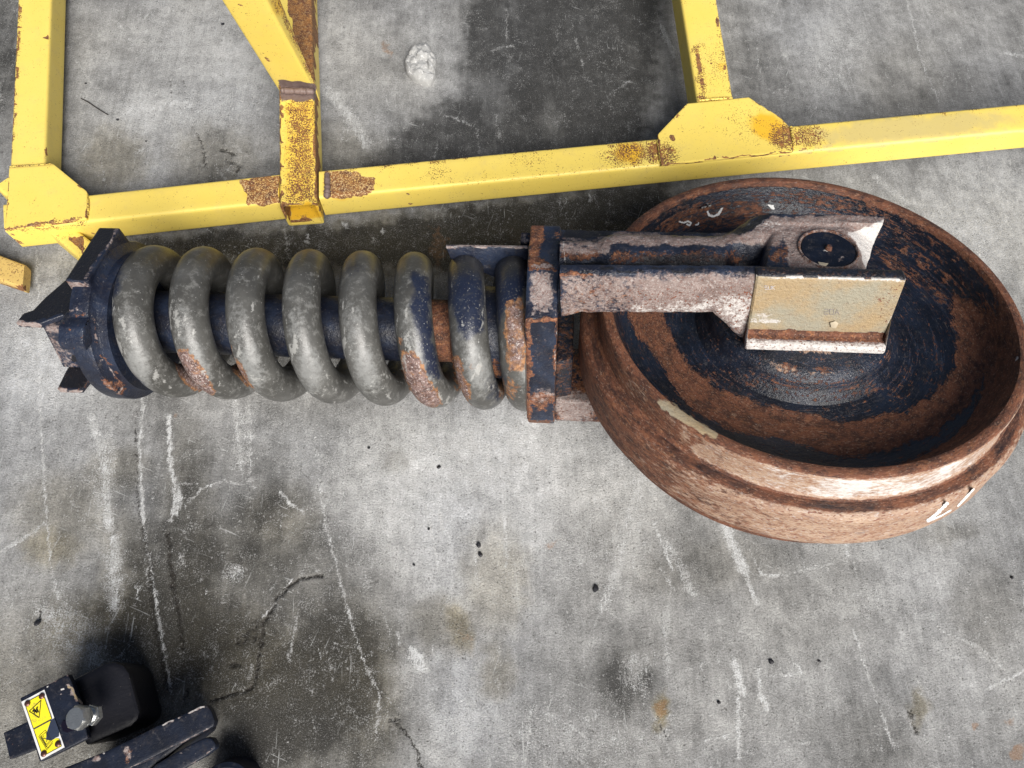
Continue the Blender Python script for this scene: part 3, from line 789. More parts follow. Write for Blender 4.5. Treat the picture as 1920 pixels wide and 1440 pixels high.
gL = gusset([(17, 314), (101, 308), (163, 359), (162, 410), (140, 413), (9, 431)])
gR = gusset([(1288, 194), (1404, 182), (1462, 219), (1479, 236), (1488, 283), (1240, 309), (1233, 252)])
# low members under the beam
def gmember(name, a0, b0, a1, b1, z, h, **kw):
    A0, B0, A1, B1 = [GW(*q, z) for q in (a0, b0, a1, b1)]
    dz = np.array([0, 0, h])
    o, r = member(name, A0, B0, B0 - dz, A1, B1, B1 - dz, M_['yellow'], None, **kw)
    reparent(o, frame_root); return o
lowA = gmember('foot_tube', (20, 330), (-10, 350), (330, 580), (292, 606), .052, .050)
lowB = gmember('foot_tube', (-120, 432), (-120, 486), (46, 495), (42, 540), .034, .022)

paint(beamL, rust=[Py([(447, 336), (524, 328), (524, 384), (463, 388), (468, 366), (455, 352)], 1., 5), Ln([(172, 440), (178, 444)], 2, .8), Ln([(40, 458), (20, 442), (6, 428)], 3, .8)],
      island=.8, speckle=[Ln([(30, 436), (160, 418)], 4, .9), Ln([(370, 331), (520, 322)], 3, .7)], ochre=[Bl((500, 360), (60, 30), 0, .5)], dirt=[Ln([(150, 460), (520, 418)], 6, .5)], weld=0.)
paint(beamR, rust=[Py([(609, 322), (655, 320), (690, 317), (665, 331), (706, 336), (700, 345), (705, 355), (690, 365), (609, 374)], 1., 4), Ln([(752, 366), (780, 364)], 2.5, .9), Ln([(766, 383), (776, 382)], 2, .9), Ln([(1452, 296), (1480, 290)], 2.5, .7),
                   Ln([(1610, 303), (1560, 312)], 1.5, .5), Ln([(1500, 283), (1510, 280)], 3, .7)], island=1.,
      speckle=[Bl((1185, 290), (70, 30), -6, 1.), Bl((1225, 285), (28, 28), 0, 1.4), Bl((1510, 255), (45, 30), 0, 1.1), Bl((820, 325), (35, 20), 0, .5), Bl((990, 300), (60, 16), 0, .45),
               Ln([(620, 318), (1230, 259)], 2.5, .9), Ln([(1490, 233), (1920, 192)], 3, .9), Bl((970, 330), (300, 8), -5, .3)],
      ochre=[Bl((1180, 288), (34, 26), 0, .8), Bl((640, 360), (40, 20), 0, .6)], dirt=[Bl((1700, 240), (260, 30), -5, .85), Ln([(1500, 285), (1920, 246)], 5, .7), Ln([(1545, 275), (1610, 240)], 5, .8)], weld=0.)
paint(tube, rust=[Ln([(524, 165), (525, 380)], 2.5, .9), Ln([(592, 165), (595, 380)], 5, .95), Py([(530, -60), (590, -60), (592, 60), (590, 160), (560, 130)], 1., 4), Py([(588, 50), (596, 60), (608, 85), (607, 110), (600, 95), (592, 80)], 1., 2), Ln([(530, 383), (592, 380)], 4, .7),
                  Ln([(542, 416), (608, 410)], 2.5, 1.), Ln([(524, 386), (542, 416)], 3, 1.), Ln([(596, 382), (610, 408)], 3, 1.), Bl((570, 405), (12, 6), 0, .6), Py([(524, 384), (541, 414), (544, 388)], .9, 2)],
      island=.35, speckle=[Py([(536, 195), (590, 190), (592, 380), (530, 382), (540, 300)], 1.12, 14), Bl((565, 260), (30, 130), 0, 1.0)],
      ochre=[Py([(540, 385), (592, 382), (608, 408), (545, 414)], 1., 3), Py([(530, 190), (592, 190), (592, 380), (528, 384)], .5, 5)], dirt=0., weld=[Py([(524, 150), (594, 158), (592, 192), (526, 188)], 1., 5)])
paint(brace, rust=[Py([(528, -60), (600, -60), (600, 165), (592, 158), (560, 90)], .8, 5), Ln([(526, 0), (592, 158)], 3, .6), Py([(520, 150), (594, 158), (592, 172), (522, 166)], .8, 4), Ln([(445, 0), (520, 148)], 1.5, .7)],
      island=.9, speckle=[Ln([(520, 0), (588, 150)], 8, .9), Py([(540, -30), (570, 0), (590, 120), (560, 60)], 1.1, 4)], ochre=[Bl((530, 0), (30, 40), 0, .6)], dirt=0., weld=[Py([(519, 148), (594, 156), (592, 175), (522, 170)], 1., 4)])
paint(gL, rust=[Ln([(9, 431), (60, 424), (140, 413)], 3, .75), Ln([(163, 392), (162, 410)], 5, .8), Ln([(14, 330), (10, 420)], 3, .7), Ln([(163, 360), (128, 330)], 1.2, .7)], island=.4, speckle=[Ln([(10, 432), (150, 412)], 5, .9)], ochre=0., dirt=0., weld=0.)
paint(gR, rust=[Ln([(1232, 254), (1238, 308)], 4, .9), Ln([(1240, 309), (1488, 283)], 2, .75), Ln([(1482, 240), (1488, 282)], 5, .85), Ln([(1288, 194), (1232, 252)], 1.5, .9), Ln([(1404, 182), (1478, 232)], 1.8, .8), Bl((1260, 258), (6, 6), 0, .8), Ln([(1375, 228), (1378, 230)], 1.5, .8)],
      island=.3, speckle=[Bl((1245, 290), (30, 30), 0, 1.2), Bl((1470, 255), (34, 34), 0, 1.25), Bl((1400, 230), (60, 50), 0, .35)], ochre=[Bl((1438, 238), (44, 30), 20, .95)], dirt=0., weld=0.)
paint(postL, rust=[Ln([(36, 0), (20, 310)], 1.8, .9), Ln([(82, 74), (86, 70)], 2.5, 1.), Ln([(88, 282), (90, 288)], 3, .9), Ln([(20, 312), (60, 308)], 3, .6)], island=.3, speckle=[Ln([(36, 0), (20, 310)], 4, .9)], ochre=0., dirt=[Bl((70, 250), (40, 120), 0, .25)], weld=0.)
paint(postR, rust=[Ln([(1342, 28), (1346, 60)], 4, .85), Ln([(1306, 100), (1312, 130), (1316, 160)], 5, .8), Bl((1300, 67), (3, 3), 0, 1.), Bl((1358, 128), (4, 5), 0, 1.), Ln([(1312, 184), (1372, 182)], 3, .6)], island=.3,
      speckle=[Ln([(1306, 90), (1318, 180)], 10, 1.15), Ln([(1345, 0), (1374, 180)], 4, .8), Bl((1345, 120), (30, 60), 0, .55)], ochre=[Bl((1350, 125), (16, 12), 0, .5)], dirt=0., weld=0.)
for w_ in (wb, wb2): paint(w_, rust=.3, island=0., speckle=0., ochre=0., dirt=0., weld=1.)
for w_ in (wb3, wb4, wb5, wb6, wb7): paint(w_, rust=.35, island=0., speckle=.8, ochre=.3, dirt=0., weld=0.)
paint(lowA, rust=[Py([(120, 440), (160, 440), (158, 478), (150, 470)], .8, 4), Ln([(64, 463), (130, 503)], 1.5, .7)], island=.3, speckle=.2, ochre=0., dirt=0., weld=0.)  # rust on the tube top includes painted shade under the beam
paint(lowB, rust=[Ln([(-20, 540), (48, 546)], 5, .9), Ln([(0, 532), (47, 541)], 2, .8)], island=.2, speckle=.35, ochre=1., dirt=1., weld=0.)  # ochre and dirt tints paint in the shade of the beam
lowB['label'] = 'yellow foot tube, painted dull ochre for shade under the beam, with a rusty lower edge'

# ------------------------------------------------------------------ IDLER ASSEMBLY
ma = np.eye(4); ma[:3, :3] = LA.T; ma[:3, 3] = OA
asm = root('track_idler_assembly', None, 'rusty steel track idler wheel with yoke and heavy grey coil recoil spring on the concrete', 'idler assembly', Matrix(ma.tolist()))
A_ = dict(parent=asm, local=True)

# --- wheel
WPROF = [(.050, .118), (.062, .118), (.066, .114), (.069, .094), (.076, .084), (.096, .078), (.116, .071), (.125, .063), (.130, .048), (.142, .034),
         (.165, .029), (.200, .033), (.232, .035), (.248, .040), (.258, .052), (.263, .068), (.268, .083), (.2705, .0868), (.273, .0875), (.2790, .0875), (.2822, .0858),
         (.2848, .081), (.285, .060), (.2855, .046), (.290, .0405), (.2985, .0395), (.3045, .0375), (.3085, .033), (.3100, .026), (.3095, 0)]
half = fine(WPROF, .0045)
prof = half + [(r, -h) for r, h in half[::-1][1:]]
wheel = lathe('idler_wheel', prof, M_['wheel'], N=360, **A_)
c = vco(wheel); rr = np.hypot(c[:, 0], c[:, 1]); th = np.degrees(np.arctan2(c[:, 1], c[:, 0])) % 360; aa = c[:, 2]
wob = lambda s_, f: (fbm(np.cos(np.radians(th)) * f + 5 + rr * 20, np.sin(np.radians(th)) * f + aa * 30, 4, s_) - .5)
r2 = rr + wob(3, 4) * .030 + wob(5, 14) * .016
top = aa > .02
face = top & (rr < .2695)
def angm(a0, a1, fe=14):
    mid = (a0 + a1) / 2; hw = (a1 - a0) / 2
    d = np.abs((th - mid + 180) % 360 - 180); return 1 - sstep(hw - fe, hw + fe, d)
rust = np.where(rr > .262, 1.0, 0.)
pxw = vpix(wheel); jt = np.c_[wob(21, 30), wob(22, 30)] * 14; jt2 = np.c_[wob(23, 9), wob(24, 9)] * 26
band = mark(pxw + jt2, Py([(1180, 560), (1185, 586), (1207, 647), (1259, 722), (1299, 766), (1360, 800), (1430, 822), (1517, 844), (1605, 857), (1692, 840), (1762, 809), (1824, 748), (1859, 682), (1862, 617), (1824, 560), (1790, 548),
    (1784, 582), (1797, 626), (1789, 691), (1754, 735), (1710, 766), (1649, 783), (1574, 792), (1500, 779), (1430, 757), (1351, 726), (1290, 682), (1264, 639), (1246, 590), (1240, 560)], 1., 13))
rust = np.where(rr > .2675, 1.0, 0.)
rust = np.maximum(rust, face * band)
wall = sstep(.244, .252, rr) * face
rust = np.maximum(rust, wall * (.34 + .55 * angm(200, 362, 14)))
rust = np.maximum(rust, face * marks(pxw + jt2, [Py([(1215, 425), (1260, 395), (1330, 372), (1420, 372), (1450, 392), (1400, 430), (1220, 432)], .54, 10), Py([(1400, 352), (1560, 358), (1660, 390), (1600, 400), (1440, 378)], .44, 8),
    Ln([(1650, 470), (1770, 560)], 16, .46), Ln([(1640, 400), (1780, 490)], 14, .44), Bl((1690, 470), (12, 8), 30, .7), Bl((1728, 495), (14, 8), 30, .7), Bl((1660, 487), (22, 6), 35, .66), Bl((1770, 520), (10, 6), 40, .66),
    Ln([(1470, 640), (1620, 700)], 10, .3), Bl((1475, 690), (24, 10), 10, .66), Bl((1545, 692), (20, 10), 0, .66), Ln([(1330, 700), (1700, 740)], 24, .36), Bl((1660, 670), (14, 20), 40, .5)]))
rust = np.maximum(rust, face * .24)
bare = np.zeros(len(rr))
sh = sstep(.2815, .2850, rr) * (1 - sstep(.2862, .2885, rr)) * (aa < .084) * (aa > .036)
bare = np.maximum(bare, sh * (.28 + .82 * angm(242, 322, 26) + wob(9, 20) * .5))
fl = (rr > .3015) * 1.
bare = np.maximum(bare, fl * (.16 + .58 * angm(235, 330, 42) + wob(12, 5) * .35))
bare = np.maximum(bare, (rr > .27) * top * (.08 + wob(14, 16) * .8) * angm(180, 255))
bare = np.maximum(bare, face * .34 * band * angm(225, 290, 22))
_th = np.radians(th)
_pa = np.array(prof); _al = np.r_[0, np.cumsum(np.hypot(*np.diff(_pa, axis=0).T))]
assert len(c) == 360 * len(prof)
_arc = np.tile(_al, 360)
va = wheel.data.attributes.new('polar', 'FLOAT_VECTOR', 'POINT')
va.data.foreach_set('vector', np.c_[np.cos(_th) * .17, np.sin(_th) * .17, _arc * 1.5].astype(np.float32).ravel())
add_attr(wheel, 'web', (face * (1 - sstep(.245, .26, rr))).astype(float))
add_attr(wheel, 'rust', rust)
add_attr(wheel, 'bare', np.maximum(bare, marks(pxw + jt, [Bl((1540, 655), (80, 10), 0, .62), Bl((1470, 690), (50, 12), 20, .5), Bl((1545, 700), (60, 8), 0, .45)])))
add_attr(wheel, 'cream', marks(pxw + jt, [Py([(1228, 738), (1248, 742), (1300, 778), (1352, 812), (1344, 830), (1290, 806), (1236, 770)], .57, 8), Py([(1205, 838), (1232, 840), (1290, 866), (1272, 872)], .5, 6),
                                               Bl((1560, 905), (190, 12), -1, .38)]))
add_attr(wheel, 'black', np.maximum((rr > .262) * top * angm(10, 160, 25) * (.34 + wob(33, 20) * .6), (rr > .2875) * (rr < .3015) * (aa < .05) * (.44 + wob(31, 12) * .3)))
add_attr(wheel, 'white', np.maximum(marks(pxw, [Bl((1905, 672), (5, 6), 0, .7)]), sh * (.56 * angm(250, 318, 24) + wob(19, 10) * .5)))
add_attr(wheel, 'fleck', fl * .6)

# chalk-like paint marks, thin raised strokes
white_paint = plain('white_paint_marker', (.80, .80, .78), .6)
def stroke_on_wheel(name, pts, w, parent, surf):
    P = []; 
    pts = [np.array(q, float) for q in pts]; dense = []
    for a_, b_ in zip(pts[:-1], pts[1:]):
        n = max(2, int(np.linalg.norm(b_ - a_) / 1.5))
        dense += [a_ + (b_ - a_) * i / n for i in range(n)]
    dense.append(pts[-1]); V = []; Fc = []
    for i, q in enumerate(dense):
        d = nrm(dense[min(i + 1, len(dense) - 1)] - dense[max(i - 1, 0)]); nn = np.array([-d[1], d[0]])
        ww = w * (.7 + .5 * random.random()) * (1 if 0 < i < len(dense) - 1 else .5)
        for sgn in (-1, -.4, .4, 1):
            V.append(surf(*(q + nn * ww * sgn), .0005 if abs(sgn) < 1 else .0002))
    for i in range(len(dense) - 1):
        for j in range(3): Fc.append((i * 4 + j, i * 4 + j + 1, i * 4 + 5 + j, i * 4 + 4 + j))
    return build(name, V, Fc, white_paint, asm, True, 60)
hp = np.array(half)
def web_surf(x, y, lift):
    a = .035
    for _ in range(12):
        q = LAa(x, y, a); r = math.hypot(q[0], q[1])
        i = int(np.clip(np.searchsorted(hp[:, 0], r), 1, len(hp) - 1))
        (r0, h0), (r1, h1) = hp[i - 1], hp[i]
        a_n = h0 + (h1 - h0) * np.clip((r - r0) / max(r1 - r0, 1e-6), 0, 1)
        a += (a_n - a) * .6
    q = LAa(x, y, a); q[2] = a + lift; return q
for pts, w in (([(1316, 392), (1326, 384), (1332, 385), (1326, 396), (1330, 404), (1338, 406), (1347, 402), (1352, 394), (1356, 385)], 2.2),
               ([(1286, 404), (1276, 410), (1274, 416), (1282, 418), (1290, 415), (1296, 418), (1293, 423), (1287, 420)], 1.6), ([(1303, 422), (1309, 421), (1310, 417)], 1.5),
               ([(1322, 377), (1328, 376)], 1.3), ([(1446, 377), (1441, 384), (1446, 388), (1452, 392)], 2.6), ([(1446, 382), (1448, 390)], 3.2)):
    stroke_on_wheel('paint_mark', pts, w, asm, web_surf)
def flange_surf(x, y, lift):
    # nearest intersection with the flange cylinder
    d = ray(x, y); o = loc(CAM); dl = LA @ d; R = .3099 + lift
    a = dl[0] ** 2 + dl[1] ** 2; b = 2 * (o[0] * dl[0] + o[1] * dl[1]); c_ = o[0] ** 2 + o[1] ** 2 - R * R
    disc = b * b - 4 * a * c_
    k = (-b - math.sqrt(max(disc, 0))) / (2 * a)
    return o + dl * k
for pts, w in (([(1738, 978), (1758, 962), (1778, 942)], 3.2), ([(1742, 977), (1765, 967), (1784, 956)], 1.8), ([(1795, 950), (1812, 932), (1827, 916)], 2.2)):
    stroke_on_wheel('paint_mark', pts, w, asm, flange_surf)

# --- axle hub through the wheel with cover discs
axle = lathe('axle_hub', [(0.0005, .150), (.047, .150), (.050, .147), (.050, -.147), (.047, -.150), (.0005, -.150)], M_['navy'], N=96, **A_)
paint(axle, rust=.35, bare=0., cream=0., black=0., white=0., fleck=0.)

# --- yoke plate (octagonal), seen edge on
S0, S1 = -.3855, -.3430
oct_ = [(-.024, .155), (.066, .155), (.088, .124), (.088, -.124), (.066, -.150), (-.060, -.150), (-.087, -.104), (-.087, .124)]
yoke = prism('yoke_plate', [(S1, t_, a_) for t_, a_ in oct_], (1, 0, 0), S1 - S0, M_['navy'], asm, True, bev=.003, dens=.005)
rough(yoke, .0005, 90, 4)
paint(yoke, rust=[Py([(985, 410), (1030, 410), (1020, 440), (1012, 480), (1040, 495), (1048, 510), (990, 510)], .72, 8), Ln([(990, 597), (1045, 599)], 6, .8), Ln([(990, 600), (988, 790)], 9, .62), Ln([(1046, 600), (1042, 790)], 8, .56), Bl((1015, 750), (38, 26), 0, .66), Bl((1015, 690), (60, 120), 0, .30),
                  Bl((1010, 792), (26, 7), 0, .8), Bl((1050, 440), (20, 14), 0, .5), Bl((1005, 550), (14, 40), 0, .5)],
      bare=[Py([(995, 510), (1040, 512), (1046, 585), (990, 585)], .66, 12), Ln([(1056, 420), (1050, 590)], 2, .6), Bl((1015, 742), (30, 24), 0, .48), Ln([(995, 585), (1045, 587)], 3, .5), Ln([(1000, 500), (1040, 500)], 8, .5), Bl((1015, 670), (30, 90), 0, .30)],
      cream=[Bl((1025, 550), (10, 8), 0, .35)], black=[Bl((1040, 470), (16, 50), 0, .5)], white=[Ln([(1057, 420), (1052, 590)], 1.2, .55), Ln([(1046, 610), (1042, 780)], 1.2, .5)], fleck=.3)
weld_ln = None

# --- upper arm: front wall lofted along s, then the web with rear rib as a height field
def prof_arm(u):
    pass
AT = .1990
def front_wall():
    # stations along the photo: x px at the top ridge, lower edge y
    st = []
    # (x_top, y_bot, t_out, lip)
    def srow(x): return LAt(x, 515, -.07)[0]
    xs = list(np.linspace(1050, 1428, 70))
    rings = []
    rows = []
    n_out = 16
    for x in xs:
        f = (x - 1050) / 335.
        ytop = 512 + 2 * f
        ybot = 597 - 8 * sstep(0, .12, f) + 0 * f
        if x > 1338: ybot = 590 + 50 * sstep(1325, 1405, x)
        tout = -.068
        T = LAt(x, ytop, tout); Bm = LAt(x + (2 - 8 * sstep(1330, 1428, x)), ybot, tout)
        bulge = .004
        ring = [(T[0], -.050, T[2] - .045)]
        ring += [(T[0], -.050, T[2] - .003), (T[0], -.053, T[2])]
        ring += [(T[0], tout + .010, T[2]), (T[0], tout + .004, T[2] - .0015), (T[0], tout + .001, T[2] - .004)]
        for k in range(1, n_out):
            v = k / n_out
            a_ = T[2] - .004 + (Bm[2] + .004 - T[2] + .004) * v
            s_ = T[0] + (Bm[0] - T[0]) * v
            ring.append((s_, tout + .001 - bulge * math.sin(math.pi * v) * .5, a_))
        ring += [(Bm[0], tout + .003, Bm[2] + .001), (Bm[0], tout + .008, Bm[2]), (Bm[0], -.045, Bm[2])]
        rings.append(ring)
    return rings
fw = loft('arm_strap', front_wall(), M_['arm'], closed=True, smooth=40, **A_)
rough(fw, .0007, 110, 11)
paint(fw, bare=[Py([(1190, 512), (1440, 514), (1430, 660), (1340, 595), (1170, 605)], .86, 30), Py([(1050, 512), (1260, 514), (1260, 605), (1050, 605)], .55, 12)], fleck=[Py([(1180, 550), (1420, 540), (1420, 650), (1340, 594), (1150, 592)], 1., 26)],
      rust=[Bl((1085, 590), (40, 14), 0, .8), Bl((1130, 550), (150, 34), 0, .50), Bl((1060, 515), (90, 6), 0, .8)], white=[Py([(1180, 570), (1420, 540), (1400, 640), (1340, 594), (1150, 594)], .52, 22), Ln([(1060, 601), (1090, 600)], 4, .6)],
      cream=[Bl((1160, 565), (30, 16), 0, .42)], black=[Ln([(1060, 506), (1400, 508)], 5, .75)])  # black along the strap ridge is painted shade

def guide():
    # outer guide face block with lip; profile in (t, a), ends slanted
    xl_top, xl_bot = 1413, 1403
    prof_ = [(-.040, .150), (-.052, .1930), (-.055, AT - .001), (-.058, AT), (-.0675, AT), (-.0700, AT - .0015), (-.0713, AT - .004)]
    for k in range(1, 22): prof_.append((-.0715 - .0005 * math.sin(k / 22 * math.pi), AT - .004 - (AT - .004 - .104) * k / 22))
    prof_ += [(-.0712, .1035), (-.0705, .1005), (-.0700, .0970), (-.0715, .0935), (-.0750, .0920), (-.0830, .0915), (-.0855, .0905), (-.0865, .0880), (-.0868, .0840), (-.0865, .0795), (-.0845, .0775), (-.0700, .0765), (-.040, .0765)]
    rings = []
    N = 84
    def send(a_):   # slanted ends in s as a function of height a
        x_l = LAt(1417, 522, -.071)[0]; x_l2 = LAt(1400, 622, -.071)[0]
        x_r = LAt(1702, 520, -.071)[0]; x_k = LAt(1667, 612, -.071)[0]; x_b = LAt(1672, 640, -.0865)[0]
        a_t, a_k, a_b = AT, .1035, .0765
        if a_ >= a_k:
            v = (a_t - a_) / (a_t - a_k); v = max(v, 0)
            return x_l + (x_l2 - x_l) * v, x_r + (x_k - x_r) * v
        v = (a_k - a_) / (a_k - a_b)
        return x_l2, x_k + (x_b - x_k) * v
    for i in range(N + 1):
        u = i / N; ring = []
        for (t_, a_) in prof_:
            l, r = send(a_)
            e = 0.
            if i == 0 or i == N: e = .0015
            ring.append((l + (r - l) * u, t_ + (e if t_ < -.06 else 0), a_ - (e if a_ > .19 else 0)))
        rings.append(ring)
    return loft('guide_block', rings, M_['arm'], closed=True, smooth=34, **A_)
gd = guide(); rough(gd, .00025, 60, 3)
gc = vco(gd); _h, _t = gc[:, 2], gc[:, 1]
_w = (fbm(gc[:, 0] * 90, gc[:, 2] * 60, 4, 77) - .5) * .006
facey = (_t < -.066)
ledge = sstep(.1015, .1035, _h + _w) * (1 - sstep(.1955, .1975, _h + _w * .4))
lipm = (_t < -.0755) * 1.0
gp_x = vpix(gd)
paint(gd, cream=facey * ledge * (1 - lipm) * .92, bare=np.maximum(np.maximum(lipm, marks(gp_x, [Py([(1640, 530), (1710, 520), (1670, 615), (1640, 600)], .6, 14)])), (_h > .197) * .22),
      white=np.maximum(np.maximum(lipm * .62, facey * (sstep(.1935, .196, _h) * (_h < .1975)) * .75), marks(gp_x, [Ln([(1408, 602), (1462, 603)], 4, .6), Bl((1430, 592), (28, 10), 0, .45), Ln([(1698, 530), (1665, 610)], 3, .45)])),
      fleck=.5, rust=np.maximum((1 - ledge) * (1 - lipm) * (_h < .11) * 1., (_h > .197) * .38), black=(_h > .1965) * .55)  # black on the upward ridge top is painted shade

# web + rear rib + hub pad as one height field
def web_field():
    s_a, s_b = -.343, LAa(1662, 405, .18)[0] + .012
    ns, nt = 190, 92
    ss_ = np.linspace(s_a, s_b, ns)
    t_lo = -.056
    V = []; 
    s_of = lambda x, a=.18: LAa(x, 450, a)[0]
    sA, sB, sC = s_of(1385), s_of(1455), s_of(1478)
    for s_ in ss_:
        # back edge of the outline
        tb = .066 + (.004) * sstep(sA, sB, s_)
        for j in range(nt):
            t_ = t_lo + (tb - t_lo) * j / (nt - 1)
            base = .150
            # rear rib: centre line and half width vary along s
            f0 = sstep(s_of(1118), s_of(1160), s_)
            cen = .012 + .001 * f0 + .012 * sstep(s_of(1360), s_of(1450), s_)
            hw = .020 + .012 * f0 + .02 * sstep(s_of(1370), s_of(1460), s_)
            hgt = .0155 + .007 * f0
            d = abs(t_ - cen) / hw
            rib = hgt * math.sqrt(max(0, 1 - min(d, 1) ** 2.4)) if d < 1 else 0
            z = base + rib
            # hub pad
            pad = .180 - base
            m = sstep(sB + .012, sC + .006, s_) * 1.0
            # pad spreads to the back edge; a shoulder links it to the rib
            m2 = sstep(sA - .005, sB + .01, s_) * sstep(.014, .034, t_)
            mm_ = max(m, m2)
            z = max(z, base + rib * (1 - mm_) + pad * mm_)
            # raised back strip
            z += .0025 * sstep(sA + .03, sB + .03, s_) * sstep(.044, .052, t_)
            # hollow in front of the pad, next to the strap
            hol = sstep(s_of(1395), s_of(1425), s_) * (1 - sstep(sB + .010, sC, s_)) * (1 - sstep(.004, .022, t_))
            z -= .030 * hol
            z -= .004 * (1 - sstep(-.055, -.035, t_)) * m
            V.append((s_, t_, z))
    V = np.array(V).reshape(ns, nt, 3)
    # slanted far end: cut corner from (1660,405) to (1625,505)
    e0 = LAa(1660, 404, .182); e1 = LAa(1626, 506, .176)
    for j in range(nt):
        t_ = V[-1, j, 1]
        se = e0[0] + (e1[0] - e0[0]) * (e0[1] - t_) / (e0[1] - e1[1])
        V[:, j, 0] = s_a + (V[:, j, 0] - s_a) * (se - s_a) / (s_b - s_a)
    # raised triangular cheek at that end
    c0 = LAa(1590, 437, .18)
    for i in range(ns):
        for j in range(nt):
            s_, t_, z = V[i, j]
            se = e0[0] + (e1[0] - e0[0]) * (e0[1] - t_) / (e0[1] - e1[1])
            dist = se - s_
            wd = .010 + .042 * np.clip((t_ + .035) / .10, 0, 1)
            if t_ < .052:
                k = 1 - np.clip(dist / wd, 0, 1)
                V[i, j, 2] = z - .024 * k
    # rounded rim
    for j, dz in ((nt - 1, .004), (nt - 2, .0012)): V[:, j, 2] -= dz
    V[-1, :, 2] -= .002
    vs = V.reshape(-1, 3).tolist(); Fc = []
    for i in range(ns - 1):
        for j in range(nt - 1): Fc.append((i * nt + j, (i + 1) * nt + j, (i + 1) * nt + j + 1, i * nt + j + 1))
    # skirt
    bord = [(i, nt - 1) for i in range(ns)] + [(ns - 1, j) for j in range(nt - 2, -1, -1)] + [(i, 0) for i in range(ns - 2, -1, -1)] + [(0, j) for j in range(1, nt - 1)]
    top_i = [i * nt + j for i, j in bord]; prev = top_i
    for depth in (.150, .128):
        cur = []
        for (i, j) in bord:
            v = V[i, j]; vs.append([v[0], v[1], min(depth, v[2] - .002)]); cur.append(len(vs) - 1)
        for k in range(len(bord)):
            k2 = (k + 1) % len(bord); Fc.append((prev[k], prev[k2], cur[k2], cur[k]))
        prev = cur
    Fc.append(tuple(prev))
    return fixn(build('arm_web', vs, Fc, M_['arm'], asm, True, 45))
web = web_field(); rough(web, .0007, 120, 21)
paint(web, bare=[Ln([(1062, 462), (1130, 462)], 22, .55), Py([(1115, 440), (1180, 438), (1390, 440), (1450, 404), (1665, 402), (1630, 512), (1590, 505), (1480, 505), (1470, 450), (1380, 462), (1150, 458), (1120, 470)], .8, 10), Bl((1440, 440), (50, 30), 0, .8)],
      white=[Py([(1592, 436), (1662, 405), (1624, 506), (1612, 470)], .85, 4), Bl((1430, 420), (60, 12), 0, .45), Ln([(1058, 455), (1060, 500)], 3, .5)], fleck=.25,  # white on the slanted end facet paints in its bright light
      rust=[Ln([(1062, 475), (1120, 475)], 16, .6), Py([(1140, 466), (1400, 466), (1420, 500), (1140, 500)], .52, 14), Bl((1300, 450), (120, 10), 0, .35), Bl((1480, 480), (60, 40), 0, .5), Bl((1560, 430), (80, 14), 0, .35)],  # rust low on the rib and in the valley includes painted shade
      black=[Bl((1290, 490), (140, 22), 0, .62), Py([(1055, 415), (1400, 420), (1440, 396), (1452, 400), (1395, 438), (1180, 434), (1120, 444), (1055, 448)], 1., 4), Py([(1055, 494), (1120, 494), (1300, 498), (1405, 500), (1405, 512), (1055, 514)], .95, 5)], cream=0.)  # back strip is black paint; rib foot and valley are painted shade

# pin cover disc in the hub pad with small centre nub
cz = .1812
pc = LAa(1553, 467, cz)
cover = lathe('pin_cover', fine([(.0005, cz), (.0330, cz), (.0340, cz - .001), (.0345, cz - .004)], .004), M_['black'], c=(pc[0], pc[1]), N=72, **A_)
ringp = lathe('cover_ring', [(.0345, cz - .003), (.0350, cz + .0006), (.0362, cz + .0018), (.0376, cz + .0016), (.0384, cz - .002)], M_['arm'], c=(pc[0], pc[1]), N=72, **A_)
paint(cover, rust=[Bl((1555, 468), (5, 5), 0, .6)], bare=[Bl((1575, 486), (12, 8), 0, .55)], white=[Bl((1548, 467), (6, 5), 0, .7)], cream=0., black=[Bl((1553, 467), (60, 40), 0, .35)], fleck=0.)
paint(ringp, rust=.55, bare=.5, white=0., cream=0., black=0., fleck=0.)
nub = lathe('grease_nipple', [(.0005, cz + .006), (.0028, cz + .0055), (.0042, cz + .003), (.0046, cz)], M_['arm'], c=(pc[0], pc[1]), N=20, **A_)
nub.parent = cover; paint(nub, rust=.6, bare=.4, white=0., cream=0., black=0., fleck=0.)

# stamped letters on the guide face
def glyph_strokes(word, x, y, h, slant=0.):
    G = {'S': [[(1, 0), (0, 0), (0, .5), (1, .5), (1, 1), (0, 1)]], 'U': [[(0, 0), (0, 1), (1, 1), (1, 0)]], 'K': [[(0, 0), (0, 1)], [(1, 0), (0, .5), (1, 1)]],
         '2': [[(0, 0), (1, 0), (1, .5), (0, .5), (0, 1), (1, 1)]], '0': [[(0, 0), (1, 0), (1, 1), (0, 1), (0, 0)]], 'A': [[(0, 1), (.5, 0), (1, 1)], [(.25, .6), (.75, .6)]]}
    out = []
    for i, ch in enumerate(word):
        for st in G[ch]: out.append([(x + i * h * 1.05 + u * h * .75, y + v * h + i * slant) for u, v in st])
    return out
dark_stamp = plain('stamped_letter_grey', (.27, .24, .24), .6)
pale_stamp = plain('pale_paint_letter', (.62, .58, .58), .6)
def face_strokes(name, strokes, w, mat):
    for st in strokes:
        V = []; Fc = []; pts = [np.array(q, float) for q in st]
        for i, q in enumerate(pts):
            d = nrm(pts[min(i + 1, len(pts) - 1)] - pts[max(i - 1, 0)]); nn = np.array([-d[1], d[0]])
            for sg in (-1, 1):
                v = LAt(*(q + nn * w * sg), -.0727); V.append(v)
        for i in range(len(pts) - 1): Fc.append((2 * i, 2 * i + 1, 2 * i + 3, 2 * i + 2))
        o = build(name, V, Fc, mat, gd, True, 0)
face_strokes('stamped_letter', glyph_strokes('SUK', 1434, 536, 6.5), .55, pale_stamp)
